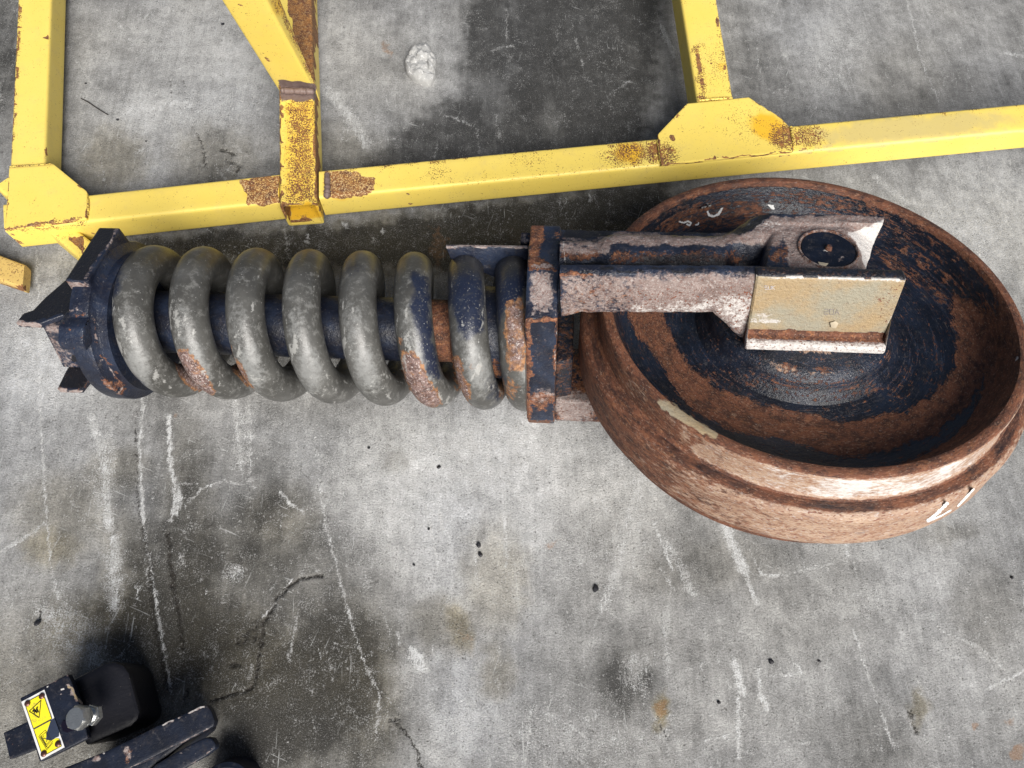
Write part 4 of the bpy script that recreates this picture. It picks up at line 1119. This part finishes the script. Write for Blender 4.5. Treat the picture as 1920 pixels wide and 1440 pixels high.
face_strokes('stamped_letter', glyph_strokes('20A', 1546, 580, 9.5), .5, dark_stamp)

# --- lower arm (mirror side), partly seen below the yoke and lying on the floor
lowg = prism('lower_guide_block', [(-.12, -.075, -.130), (-.12, .070, -.130), (.10, .070, -.130), (.10, -.075, -.130)], (0, 0, 1), .092, M_['lower'], asm, True, bev=.004, dens=.012)
paint(lowg, rust=.6, bare=.2, cream=0., white=0., black=0., fleck=0.)
low = prism('lower_arm', [(-.343, -.053, -.098), (-.343, .060, -.098), (-.05, .060, -.098), (-.05, -.053, -.098)], (0, 0, 1), .055, M_['lower'], asm, True, bev=.004, dens=.008)
rough(low, .0006, 100, 6)
paint(low, rust=.55, bare=[Bl((1075, 765), (60, 50), 0, .62)], cream=0., white=0., black=0., fleck=0.)
# dark neck added to the yoke so the gap before the wheel reads shaded
shade_neck = prism('added_shade_neck', [(-.343, -.046, -.010), (-.343, .060, -.010), (-.318, .055, -.010), (-.318, -.040, -.010)], (0, 0, 1), .090, M_['navy'], asm, True, bev=.003, dens=.01)
paint(shade_neck, rust=.46, bare=0., cream=0., white=0., black=.5, fleck=0.)

# --- hex bolts on the spring side of the plate
def hexbolt(name, c, r, L, mat, parent, s_face, washer=False):
    rings = []
    def ring(rad, s_, rnd=False):
        n = 24; out = []
        for k in range(n):
            a = 2 * math.pi * k / n
            rad_h = rad * math.cos(math.pi / 6) / math.cos((a % (math.pi / 3)) - math.pi / 6)
            rr_ = rad if rnd else rad_h
            out.append((s_, c[0] + rr_ * math.cos(a + .3), c[1] + rr_ * math.sin(a + .3)))
        return out
    rings = [ring(r, s_face), ring(r, s_face - L + .0015), ring(r * .95, s_face - L), ring(r * .60, s_face - L)]
    o = loft(name, rings, mat, smooth=30, parent=parent, local=True)
    return o
c1 = LAs(986, 455, S0 - .010); c2 = LAs(983, 526, S0 - .010)
hb1 = hexbolt('hex_bolt', (c1[1], c1[2]), .0165, .017, M_['navy'], asm, S0)
hb2 = hexbolt('hex_bolt', (c2[1], c2[2]), .0165, .017, M_['arm'], asm, S0)
paint(hb1, rust=.3, bare=.42, cream=0., white=.2, black=0., fleck=0.)
paint(hb2, rust=.5, bare=.55, cream=0., white=.1, black=0., fleck=0.)
# thin guard plate above the last coils
g0 = LAa(836, 456, .120); g1 = LAa(985, 458, .120)
gp = prism('guard_plate', [(g0[0], g0[1], .118), (g0[0] + .006, g0[1] - .004, .098), (g1[0] + .01, g1[1] - .004, .03), (g1[0] + .01, g1[1], .118)], (0, 1, 0), .005, M_['navy'], asm, True, bev=.001, dens=.006)
paint(gp, rust=.2, bare=[Ln([(834, 459), (985, 461)], 6, .62)], cream=0., white=[Ln([(834, 459), (985, 460)], 3, .45)], black=0., fleck=0.)

# --- cylinder and rod inside the spring
cyl = lathe('adjuster_cylinder', fine([(.0005, -1.0), (.0485, -1.0), (.0485, -.560)], .02), M_['navy'], N=72, axis='s', **A_)
rod = lathe('piston_rod', fine([(.0005, -.5595), (.0475, -.5595), (.0475, -.500), (.056, -.497), (.062, -.485), (.068, -.470), (.070, -.455), (.070, -.386)], .01), M_['navy'], N=72, axis='s', **A_)
paint(cyl, rust=[Ln([(280, 690), (720, 700)], 14, .4)], bare=[Ln([(400, 670), (720, 680)], 8, .4)], cream=0., white=0., black=.45, fleck=0.)
paint(rod, rust=[Py([(685, 540), (870, 540), (880, 720), (685, 720)], .85, 8), Bl((930, 690), (20, 30), 0, .7)], bare=[Bl((725, 690), (50, 10), 0, .5)], cream=0., white=0., black=0., fleck=0.)

# --- coil spring
def coil():
    RC, RWi = .0918, .0268
    fr = [-.957, -.871, -.788, -.705, -.6235, -.544, -.4665, -.3985]
    ks = np.array([-1.0, -.55] + list(range(8)) + [7.55]); sv = np.array([-.990, -.985] + fr + [-.373])
    # monotone smooth interpolation
    us = np.arange(-.55, 7.46, 1 / 84.)
    s_int = np.interp(us, ks, sv)
    kern = np.ones(31) / 31.; sp = np.r_[np.full(15, s_int[0]), s_int, np.full(15, s_int[-1])]; s_s = np.convolve(sp, kern, 'valid')
    cen = []
    for u, s_ in zip(us, s_s):
        ph = math.radians(128 + 360 * u)
        cen.append(np.array([s_, RC * math.cos(ph), RC * math.sin(ph)]))
    cen = np.array(cen); rings = []
    for i in range(len(cen)):
        d = nrm(cen[min(i + 1, len(cen) - 1)] - cen[max(i - 1, 0)])
        rad = nrm([0, cen[i][1], cen[i][2]]); rad = nrm(rad - d * (rad @ d)); b = np.cross(d, rad)
        rw = RWi
        ring = [cen[i] + rw * (math.cos(k) * rad + math.sin(k) * b) for k in np.linspace(0, 2 * math.pi, 33)[:-1]]
        # ends ground flat
        ring = [np.array([max(min(q[0], S0 + .001), -.988), q[1], q[2]]) for q in ring]
        rings.append(ring)
    return loft('coil_spring', rings, M_['spring'], smooth=50, **A_)
spr = coil()
sm = [Ln([(205, 560), (212, 640)], 3, .7), Ln([(232, 600), (238, 680)], 4, .6), Bl((235, 640), (18, 50), 0, .55), Ln([(215, 690), (250, 720)], 4, .6), Bl((330, 580), (16, 60), 0, .5), Ln([(306, 560), (312, 640)], 3, .8), Ln([(360, 625), (372, 612)], 3, 1.),
      Bl((345, 600), (16, 30), 0, .5)]
rsr = random.Random(3)
xs_c = [232, 340, 442, 552, 658, 765, 868, 965]
for i, xc in enumerate(xs_c):
    for k in range(9 if i < 7 else 3):
        x = xc + rsr.uniform(-32, 6); y = rsr.uniform(540, 660)
        ln_ = rsr.uniform(14, 50)
        sm.append(Ln([(x, y), (x + rsr.uniform(-2, 5), y + ln_)], rsr.uniform(1.5, 4), rsr.uniform(.5, .95)))
    for k in range(7):
        x = xc + rsr.uniform(20, 85); y = rsr.uniform(690, 745)
        sm.append(Ln([(x, y), (x + rsr.uniform(8, 26), y + rsr.uniform(4, 16))], rsr.uniform(1.5, 3.5), rsr.uniform(.5, .85)))
    sm.append(Bl((xc + 10, 640), (26, 60), 0, .42))
    sm.append(Bl((xc + 45, 720), (40, 30), 30, .46))
paint(spr, film=[Bl((x + 28, 690), (30, 62), -12, .95) for x in xs_c] + [Bl((x + 4, 610), (26, 60), 0, .55) for x in xs_c], white=sm + [Ln([(492, 500), (478, 540), (476, 600)], 1.8, .9), Ln([(800, 500), (798, 540)], 1.6, .8), Ln([(596, 500), (588, 560)], 1.5, .8), Ln([(908, 520), (900, 620), (903, 680)], 1.6, .85),  # film blobs also paint in the highlight on the lower coils
                       Ln([(862, 495), (850, 520)], 1.8, .7), Ln([(850, 515), (850, 545)], 1.8, .75), Ln([(868, 515), (868, 545)], 1.8, .75), Ln([(900, 680), (885, 710)], 5, .9), Ln([(815, 740), (850, 760)], 4, .8)],
      rust=[Py([(322, 655), (352, 655), (380, 690), (405, 735), (395, 745), (362, 730), (332, 700)], .95, 6), Py([(432, 665), (448, 672), (462, 705), (480, 738), (462, 725), (440, 700)], .8, 6), Py([(752, 660), (775, 655), (800, 690), (828, 755), (800, 772), (772, 745), (758, 700)], .95, 7),
            Py([(845, 665), (866, 668), (872, 700), (886, 765), (868, 752), (850, 712)], .85, 6), Bl((750, 640), (8, 20), 0, .6), Py([(948, 560), (985, 560), (985, 690), (955, 700), (945, 640)], .85, 8), Bl((958, 730), (20, 30), 0, .55), Bl((265, 735), (30, 10), 20, .6),
            Ln([(432, 650), (440, 700)], 3, .6), Bl((320, 600), (3, 8), 0, .7), Bl((940, 730), (8, 30), 0, .6), Bl((890, 690), (18, 12), 0, .45)],
      navy=[Py([(838, 470), (910, 480), (905, 620), (885, 640), (860, 630), (838, 560)], .85, 14), Py([(928, 480), (990, 480), (985, 560), (950, 570), (930, 620)], 1., 10), Py([(775, 500), (805, 520), (812, 640), (835, 720), (800, 700), (770, 600)], .85, 12), Py([(195, 520), (215, 480), (235, 520), (215, 560), (205, 660), (192, 620)], .7, 12),
            Py([(225, 690), (250, 700), (290, 742), (250, 740), (215, 700)], .7, 8), Bl((660, 500), (30, 20), 0, .6), Bl((930, 730), (30, 50), 0, .5)],
      olive=[Ln([(250, 465), (960, 485)], 46, .5)])

# --- left end: flange discs, flat topped ear and the mounting bracket
disc1 = lathe('end_flange', fine([(.0005, -1.033), (.118, -1.033), (.1225, -1.031), (.1235, -1.026), (.1235, -1.006), (.1225, -1.003), (.112, -1.000), (.109, -.997), (.109, -.984), (.0005, -.984)], .006), M_['navy'], N=128, axis='s', **A_)
paint(disc1, rust=[Bl((215, 725), (40, 12), 25, .7), Bl((150, 590), (26, 10), 0, .5), Ln([(175, 600), (185, 660), (240, 735)], 4, .55)], bare=[Ln([(172, 575), (175, 620), (186, 670), (240, 737)], 2.5, .55), Bl((145, 580), (20, 8), 0, .5), Bl((215, 728), (36, 10), 25, .5)],
      cream=0., white=0., black=0., fleck=0.)
SE0, SE1 = -1.034, -1.003
e_tl, e_bl = LAa(186, 426, .128), LAa(118, 525, .128)
tmax, tmin = e_tl[1], e_bl[1]
ear = prism('end_plate', [(SE1, tmin, .128), (SE1, tmax, .128), (SE1, tmax + .01, .060), (SE1, .105, -.06), (SE1, .04, -.09), (SE1, -.04, -.09), (SE1, -.07, .0), (SE1, tmin + .010, .094), (SE1, tmin, .101)], (1, 0, 0), SE1 - SE0 + .002, M_['navy'], asm, True, bev=.0025, dens=.006)
paint(ear, rust=[Py([(120, 527), (158, 530), (170, 552), (132, 555)], .62, 4)], bare=[Ln([(222, 425), (157, 528), (168, 550)], 6, .40), Py([(118, 527), (158, 530), (170, 550), (130, 553)], .62, 3)], cream=0., white=0., black=[Py([(186, 424), (222, 424), (156, 525), (116, 525)], .9, 2)], fleck=0.)
lug = prism('end_lug', [(SE1 + .001, -.098, .092), (SE1 + .001, -.070, .094), (SE1 + .001, -.080, .060), (SE1 + .001, -.118, .064), (SE1 + .001, -.116, .078)], (1, 0, 0), SE1 - SE0 + .006, M_['navy'], asm, True, bev=.002, dens=.006)
paint(lug, rust=.25, bare=[Py([(118, 562), (172, 562), (176, 584), (122, 584)], .55, 6)], cream=0., white=0., black=0., fleck=0.)
def bracket():
    obs = []
    a1, a2 = .047, -.060
    P1 = [LAa(x, y, a1) for x, y in ((29, 605), (44, 587), (62, 581), (84, 558), (128, 520), (165, 520), (150, 600), (118, 590), (72, 607))]
    o1 = prism('bracket_flange', [(p[0], p[1], a1) for p in P1], (0, 0, 1), .010, M_['navy'], asm, True, bev=.0015, dens=.006)
    P2 = [LAa(x, y, a2) for x, y in ((107, 729), (124, 694), (150, 660), (200, 660), (230, 700), (170, 706), (151, 730))]
    o2 = prism('bracket_flange', [(p[0], p[1], a2) for p in P2], (0, 0, 1), .010, M_['navy'], asm, True, bev=.0015, dens=.006)
    tf = LAa(72, 607, a1)[1]
    w0 = LAa(72, 607, a1)[0]; wb_ = LAt(120, 694, tf)[0]; wt_ = LAt(73, 608, tf)[0]
    o3 = prism('bracket_web', [(wt_, tf + .002, a1 - .008), (-1.030, tf + .002, a1 - .008), (-1.030, tf + .002, a2 + .001), (wb_, tf + .002, a2 + .001)], (0, -1, 0), .014, M_['navy'], asm, True, bev=.002, dens=.005)
    back = prism('bracket_web', [(-1.075, .00, a1 - .011), (-1.034, .00, a1 - .011), (-1.034, .00, a2 + .001), (-1.075, .00, a2 + .001)], (0, -1, 0), .02, M_['navy'], asm, True, bev=.002, dens=.01)
    return o1, o2, o3, back
b1, b2, b3, b4 = bracket()
paint(b1, rust=.2, bare=[Ln([(28, 608), (72, 611)], 6, .75)], cream=0., white=0., black=[Py([(30, 604), (45, 580), (120, 515), (170, 515), (150, 600), (110, 588), (70, 604)], 1., 2)], fleck=0.)
paint(b2, rust=.35, bare=[Ln([(106, 733), (152, 736)], 6, .7)], cream=0., white=0., black=[Py([(107, 728), (124, 690), (160, 650), (240, 680), (170, 700), (150, 728)], .8, 2)], fleck=0.)
paint(b3, rust=.30, bare=[Py([(75, 612), (110, 590), (150, 690), (122, 692)], .47, 6), Bl((100, 615), (24, 18), 0, .6), Ln([(76, 618), (122, 692)], 2, .6), Bl((125, 650), (14, 30), 0, .3)], cream=0., white=0., black=[Bl((138, 672), (10, 8), 0, .8)], fleck=0.)
paint(b4, rust=.3, bare=0., cream=0., white=0., black=.6, fleck=0.)

# ------------------------------------------------------------------ LOOSE CONCRETE LUMP
def lump():
    me = bpy.data.meshes.new('concrete_lump')
    pts = [(768, 100), (783, 84), (800, 80), (808, 95), (812, 125), (815, 145), (806, 155), (790, 152), (770, 142), (760, 122)]
    base = np.array([GW(x, y, 0.012) for x, y in pts]); c = base.mean(0)
    bm = bmesh.new(); bmesh.ops.create_icosphere(bm, subdivisions=5, radius=1.)
    ang = np.arctan2(base[:, 1] - c[1], base[:, 0] - c[0]); rad = np.hypot(base[:, 0] - c[0], base[:, 1] - c[1])
    o_ = np.argsort(ang); ang = ang[o_]; rad = rad[o_]
    for v in bm.verts:
        a = math.atan2(v.co.y, v.co.x); R = float(np.interp(a, np.r_[ang - 2 * math.pi, ang, ang + 2 * math.pi], np.r_[rad, rad, rad]))
        hr = math.hypot(v.co.x, v.co.y)
        hr2 = hr ** .75
        x = c[0] + math.cos(a) * R * hr2; y = c[1] + math.sin(a) * R * hr2
        n1 = float(fbm(np.array([x * 70]), np.array([y * 70]), 5, 4)[0]) - .5
        n2 = float(vnoise(np.array([x * 45 + 3]), np.array([y * 45]), 9)[0])
        z = max(0, v.co.z) ** .5 * .026 + n1 * .022 * max(v.co.z, 0) + (.006 if n2 > .52 else -.002) * max(v.co.z, 0)
        if v.co.z < 0: z = -.001
        v.co = (x, y, max(z, -.001))
    bm.to_mesh(me); bm.free()
    n = NT('pale_concrete_lump')
    cc = n.mix(n.noise(90, 9, .75), (.30, .30, .29), (.52, .52, .51))
    cc = n.mix(n.ss(n.noise(160, 5, .7, off=3.), .58, .66), cc, (.68, .68, .67))
    cc = n.mix(n.ss(n.noise(130, 5, .7, off=6.), .62, .70), cc, (.16, .15, .14))
    m = n.done(cc, .9, n.bump(n.noise(140, 9, .75, off=8.), .9, .005))
    return tag(link('concrete_lump', me, m, smooth=40), 'pale grey lump of broken concrete on the floor inside the yellow frame', 'stone')
lump()

# ------------------------------------------------------------------ small debris
def pebble(name, x, y, r, mat, label, cat, sq=(1, 1, .6), ang=0., group=None, z=0., seed=0):
    c = GW(x, y, z) 
    bm = bmesh.new(); bmesh.ops.create_icosphere(bm, subdivisions=3, radius=1.)
    rs = random.Random(seed + int(x * 7 + y))
    d = [Vector((rs.gauss(0, 1), rs.gauss(0, 1), rs.gauss(0, 1))).normalized() for _ in range(7)]; k = [rs.uniform(.55, .9) for _ in d]
    ca, sa = math.cos(ang), math.sin(ang)
    for v in bm.verts:
        for dd, kk in zip(d, k):
            e = v.co.dot(dd)
            if e > kk: v.co -= dd * (e - kk)
        q = Vector((v.co.x * sq[0] * r, v.co.y * sq[1] * r, v.co.z * sq[2] * r))
        v.co = Vector((c[0] + q.x * ca - q.y * sa, c[1] + q.x * sa + q.y * ca, c[2] + q.z + r * sq[2] * .7))
    me = bpy.data.meshes.new(name); bm.to_mesh(me); bm.free()
    return tag(link(name, me, mat, smooth=25), label, cat, group)
blackm = plain('black_crumb', (.018, .018, .022), .5)
greym = plain('grey_crumb', (.33, .32, .30), .8)
crumbs = [(897, 1022, .0045, 'upper black crumb of the close pair below the spring'), (901, 1040, .0042, 'lower black crumb of the close pair below the spring'),
          (1116, 1104, .0058, 'shiny black crumb on the pale scrape below the wheel'), (804, 992, .0024, 'tiny black crumb left of the close pair of crumbs'),
          (776, 1059, .0024, 'tiny black crumb lowest of those below the spring'), (692, 840, .0026, 'tiny black crumb just under the spring coils beside the dark stain'),
          (823, 876, .0034, 'small dark crumb right of the dark round stain'), (418, 46, .0036, 'small black oval crumb near the top between the yellow tubes'),
          (72, 1168, .0050, 'dark crumb above the sticker on the black bracket'), (221, 225, .0027, 'tiny black crumb beside the end of the thin wire'),
          (161, 157, .0022, 'tiny black crumb above the thin wire'), (274, 265, .0022, 'tiny dark crumb right of the wire, above the left beam stain'), (1445, 1241, .0040, 'dark crumb on the concrete between white scuffs'),
          (1536, 1240, .0026, 'tiny black crumb right of the white scuffs'), (1347, 1317, .0030, 'small dark crumb below the two white scuffs'), (1896, 1083, .0030, 'small dark crumb at the right edge below the wheel')]
for x, y, r, lb in crumbs:
    pebble('crumb', x, y, r, blackm, lb, 'crumb', (1.1, .9, .6), x * .1, 'dark crumbs scattered on the concrete')
pale = plain('pale_tan_chip', (.55, .47, .34), .6)
def on_asm(x, y, a): return wld(LAa(x, y, a))
def chip(name, pts, surf, th, mat, label, cat):
    P = [surf(x, y) for x, y in pts]
    nn = nrm(np.cross(P[1] - P[0], P[2] - P[1]));
    if nn @ (CAM - P[0]) < 0: nn = -nn
    o = prism(name, [p + nn * th for p in P], nn, th * .95, mat, None, False, bev=th * .3, dens=0, smooth=30)
    return tag(o, label, cat)
chip('flake', [(1533, 492), (1546, 494), (1553, 495), (1548, 500), (1536, 498)], lambda x, y: on_asm(x, y, cz + .0003), .0014, pale, 'small tan paint flake lying on the black pin cover disc', 'flake')
chip('flake', [(1556, 604), (1566, 601), (1572, 605), (1567, 614), (1558, 613)], lambda x, y: wld(LAt(x, y, -.0728)), .0016, pale, 'tan chip stuck low on the pale guide block face', 'flake')
# wire
wm = plain('dark_wire', (.03, .025, .022), .5)
wp = [GW(x, y, .0015) for x, y in ((151, 184), (165, 191), (178, 200), (192, 209), (204, 216))]
wr = bead('wire_piece', wp, .0011, None, wm, 0.05); tag(wr, 'short thin dark wire lying on the concrete near the left beam', 'wire')

# ------------------------------------------------------------------ BLACK BRACKET WITH WARNING STICKER (lower left)
brk = root('black_bracket', tuple(GW(110, 1350, 0)), 'black painted steel bracket with yellow warning sticker and silver bolt', 'bracket')
bpy.context.view_layer.update()
HZ = .105
def gp_(x, y, z=HZ): return GW(x, y, z)
UP = np.array([0, 0, 1.])
def bpart(o): reparent(o, brk); return o
face_pl = bpart(prism('face_plate', [gp_(x, y) for x, y in ((37, 1309), (127, 1264), (134, 1278), (148, 1318), (165, 1384), (122, 1406), (74, 1429))], UP, .012, M_['black'], None, bev=.0015, dens=.006))
body = bpart(prism('box_body', [gp_(x, y, HZ - .02) for x, y in ((120, 1282), (196, 1243), (214, 1240), (232, 1247), (242, 1262), (262, 1335), (258, 1350), (246, 1362), (160, 1400))], UP, HZ - .022, M_['black'], None, bev=.005, dens=.01))
tab = bpart(prism('side_tab', [gp_(x, y, .06) for x, y in ((6, 1374), (60, 1349), (80, 1400), (18, 1424))], UP, .010, M_['black'], None, bev=.001, dens=.006))
tab2 = bpart(prism('support_post', [gp_(x, y, .088) for x, y in ((60, 1330), (120, 1310), (130, 1370), (80, 1390))], UP, .086, M_['black'], None, bev=.002, dens=.01))
paint(face_pl, rust=.1, bare=[Ln([(131, 1290), (140, 1310), (152, 1320)], 4, .75), Ln([(126, 1266), (86, 1286)], 1.5, .6), Bl((110, 1390), (6, 4), 0, .0), Ln([(118, 1298), (115, 1304)], 1.5, .8), Bl((162, 1375), (8, 12), 0, .4)],
      cream=[Ln([(131, 1292), (140, 1308), (150, 1318)], 3, .7)], white=[Ln([(84, 1292), (90, 1288)], 1.5, .6), Ln([(118, 1298), (119, 1292)], 1, .8)], black=0., fleck=0.)
paint(body, rust=.1, bare=[Bl((243, 1300), (3, 8), 0, .7)], cream=0., white=0., black=.9, fleck=0.)
paint(tab, rust=.25, bare=.25, cream=0., white=0., black=0., fleck=0.)
paint(tab2, rust=.1, bare=0., cream=0., white=0., black=.9, fleck=0.)
# sticker
def sticker_mat():
    n = NT('sticker_yellow')
    c = n.mix(n.ss(n.noise(90, 6, .75), .54, .66), (.82, .70, .02), (.48, .42, .05))
    c = n.mix(n.math('MULTIPLY', n.ss(n.noise(250, 4, .7, off=4.), .60, .66), .6), c, (.16, .14, .06))
    return n.done(c, .45, n.bump(n.noise(200, 5), .2, .0005))
yel = sticker_mat()
wht = plain('sticker_white', (.78, .78, .76), .4, b=.05)
blk = plain('sticker_black_print', (.02, .018, .015), .4, b=.05)
Z1 = HZ + .0006
quad = [(40, 1316), (83, 1293), (121, 1401), (77, 1425)]
def stk(u, v):   # u across 0..1, v along 0..1
    a, b, c_, d = [np.array(q, float) for q in quad]
    return tuple((a * (1 - u) + b * u) * (1 - v) + (d * (1 - u) + c_ * u) * v)
label = bpart(prism('warning_sticker', [gp_(*q, Z1) for q in quad], UP, .0005, wht, None, bev=0, dens=0))
sk = []
def flat(name, uv, mat, lift, parent=None):
    V = [gp_(*stk(*q), Z1 + lift) for q in uv]
    o = build(name, V, [tuple(range(len(V)))], mat, None, False, 0)
    o.parent = label; o.matrix_parent_inverse = label.matrix_world.inverted(); return o
bpy.context.view_layer.update()
# torn sticker: yellow field in two panels with a torn gap at the right of the lower one
flat('sticker_panel', [(.09, .04), (.91, .04), (.91, .485), (.09, .485)], yel, .0004)
flat('sticker_panel', [(.09, .50), (.86, .50), (.62, .60), (.50, .68), (.42, .74), (.60, .80), (.80, .80), (.91, .83), (.91, .965), (.09, .965)], yel, .0004)
tear = [(.84, .50), (1.0, .50), (1.01, .72), (.93, .80), (.80, .79), (.62, .80), (.44, .75), (.50, .67), (.66, .59)]
navyf = plain('bare_navy_patch', (.03, .04, .07), .4)
flat('torn_patch', tear, navyf, .0008)
def lines(name, segs, w, lift=.0009):
    for a, b in segs:
        a = np.array(stk(*a)); b = np.array(stk(*b)); d = nrm(b - a); nn = np.array([-d[1], d[0]]) * w
        V = [gp_(*q, Z1 + lift) for q in (a + nn, a - nn, b - nn, b + nn)]
        o = build(name, V, [(0, 1, 2, 3)], blk, None, False, 0); o.parent = label; o.matrix_parent_inverse = label.matrix_world.inverted()
loop_ = lambda p: [(p[i], p[(i + 1) % len(p)]) for i in range(len(p))]
lines('printed_line', loop_([(.10, .045), (.90, .045), (.90, .487), (.10, .487)]), .45)
lines('printed_line', [((.10, .50), (.84, .50)), ((.10, .50), (.10, .96)), ((.10, .96), (.90, .96)), ((.90, .96), (.90, .84))], .45)
lines('warning_triangle', loop_([(.20, .22), (.62, .135), (.72, .145), (.20, .22)][:0] or [(.17, .20), (.74, .13), (.45, .37)]), .7)
lines('warning_symbol', [((.28, .22), (.50, .27)), ((.32, .27), (.54, .20)), ((.36, .19), (.44, .29)), ((.48, .20), (.50, .29)), ((.30, .235), (.36, .205))], 1.0)
lines('booklet_symbol', loop_([(.24, .63), (.52, .60), (.62, .80), (.34, .85)]) + loop_([(.30, .655), (.50, .635), (.56, .79), (.37, .82)]) + [((.27, .66), (.38, .88)), ((.38, .88), (.66, .82)), ((.20, .64), (.33, .90)), ((.33, .90), (.62, .85))], .35)
lines('booklet_symbol', [((.34, .70), (.46, .74)), ((.40, .78), (.50, .74)), ((.35, .68), (.40, .67))], .5)
for (u, v) in ((.20, .07), (.82, .075), (.17, .93), (.80, .90)):
    q = gp_(*stk(u, v), Z1 + .001)
    bm = bmesh.new(); bmesh.ops.create_uvsphere(bm, u_segments=14, v_segments=8, radius=.0038)
    for vv in bm.verts: vv.co = Vector((vv.co.x + q[0], vv.co.y + q[1], vv.co.z * .5 + q[2]))
    me = bpy.data.meshes.new('rivet'); bm.to_mesh(me); bm.free()
    o = link('rivet', me, plain('rivet_bronze', (.13, .06, .045), .35, .6) if 'rivet_bronze' not in bpy.data.materials else bpy.data.materials['rivet_bronze'])
    o.parent = label; o.matrix_parent_inverse = label.matrix_world.inverted()
# bolt: zinc hex head facing the camera side, threaded shank running right
zinc = plain('zinc_bolt', (.55, .56, .55), .3, .85, c2=(.30, .31, .31), sc_=160, b=.6)
def free_bolt():
    hc = gp_(140, 1347, HZ + .036)
    ax = nrm(GW(176, 1340, HZ + .006) - GW(140, 1347, HZ + .036))      # from head to shank
    u = nrm(np.cross(ax, UP)); v = np.cross(ax, u)
    r = .0155
    def ring(rad, d, hexa=True):
        out = []
        for k in range(30):
            a = 2 * math.pi * k / 30
            rh = rad * math.cos(math.pi / 6) / math.cos((a % (math.pi / 3)) - math.pi / 6) if hexa else rad
            out.append(hc + ax * d + rh * (math.cos(a) * u + math.sin(a) * v))
        return out
    head = loft('bolt_head', [ring(r * .55, -.0004, False), ring(r * .82, -.0002, False), ring(r * .97, .0018), ring(r, .003), ring(r, .011), ring(r * .96, .012)], zinc, None, smooth=25)
    rings = [ring(.0105, .0122, False), ring(.0135, .0124, False), ring(.0135, .015, False), ring(.008, .0152, False)]
    for i in range(16): rings.append(ring(.0080 if i % 2 else .0092, .016 + i * .0012, False))
    rings.append(ring(.006, .037, False))
    sh = loft('bolt_shank', rings, zinc, None, smooth=25)
    nutr = loft('bolt_nut', [ring(.0125, .0255), ring(.0132, .0265), ring(.0132, .033), ring(.012, .0345)], zinc, None, smooth=25)
    bpart(head); bpart(sh); bpart(nutr)
free_bolt()
slot_shade_sheet = bpart(prism('slot_shade', [gp_(x, y, HZ + .0012) for x, y in ((114, 1360), (118, 1352), (126, 1350), (140, 1362), (146, 1364), (136, 1370), (126, 1374), (118, 1371))], UP, .001, plain('slot_black', (.006, .004, .012), .3), None, bev=0, dens=0))  # dark sheet on the plate stands for the shade inside the slot

# ------------------------------------------------------------------ BLACK DOUBLE FLANGED PART (bottom edge)
dbl = root('flanged_casting', tuple(GW(300, 1420, 0)), 'black casting with two parallel rounded flanges beside the bracket at the bottom edge', 'machine part')
bpy.context.view_layer.update()
def dpart(o): reparent(o, dbl); return o
f1 = dpart(prism('upper_flange', [GW(x, y, .115) for x, y in ((80, 1475), (120, 1440), (200, 1408), (246, 1386), (293, 1362), (340, 1341), (376, 1324), (388, 1322), (396, 1333), (403, 1352), (400, 1362), (388, 1368), (345, 1390), (290, 1418), (240, 1442), (190, 1480)) ], UP, .016, M_['black'], None, bev=.0015, dens=.006))
f2 = dpart(prism('lower_flange', [GW(x, y, .095) for x, y in ((240, 1485), (291, 1434), (345, 1402), (385, 1383), (397, 1384), (404, 1395), (404, 1403), (385, 1418), (344, 1441), (300, 1490))], UP, .018, M_['black'], None, bev=.0015, dens=.006))
cr = dpart(prism('casting_core', [GW(x, y, .090) for x, y in ((130, 1500), (150, 1440), (250, 1400), (360, 1350), (372, 1372), (300, 1430), (200, 1510))], UP, .088, M_['black'], None, bev=.005, dens=.012))
hub = []
hc = GW(424, 1482, .05); hr = .036
hubr = [[(hc[0] + r_ * math.cos(k), hc[1] + r_ * math.sin(k), z_) for k in np.linspace(0, 2 * math.pi, 49)[:-1]] for r_, z_ in ((hr * 1.02, .0), (hr, .05), (hr * .96, .056), (hr * .8, .058), (hr * .76, .053), (hr * .4, .052))]
hb = dpart(loft('round_boss', hubr, M_['black'], None, smooth=40))
for o in (f1, f2, cr, hb): paint(o, rust=.12, bare=0., cream=0., white=0., black=0., fleck=0.)
paint(f1, rust=[Bl((238, 1415), (12, 24), 0, .45)], bare=[Ln([(293, 1364), (340, 1343), (385, 1323)], 2, .8), Bl((238, 1412), (10, 24), 0, .62), Ln([(240, 1440), (290, 1416), (390, 1368)], 1.5, .55), Bl((180, 1425), (22, 10), -25, .5)], cream=0., white=[Ln([(295, 1363), (380, 1325)], 1.5, .7), Bl((196, 1412), (5, 5), 0, .7)], black=0., fleck=0.)
paint(f2, rust=.15, bare=[Bl((342, 1412), (8, 5), 0, .6), Ln([(345, 1440), (402, 1404)], 1.2, .6)], cream=0., white=0., black=0., fleck=0.)

for o in bpy.data.objects:
    if '_loc' in o: del o['_loc']
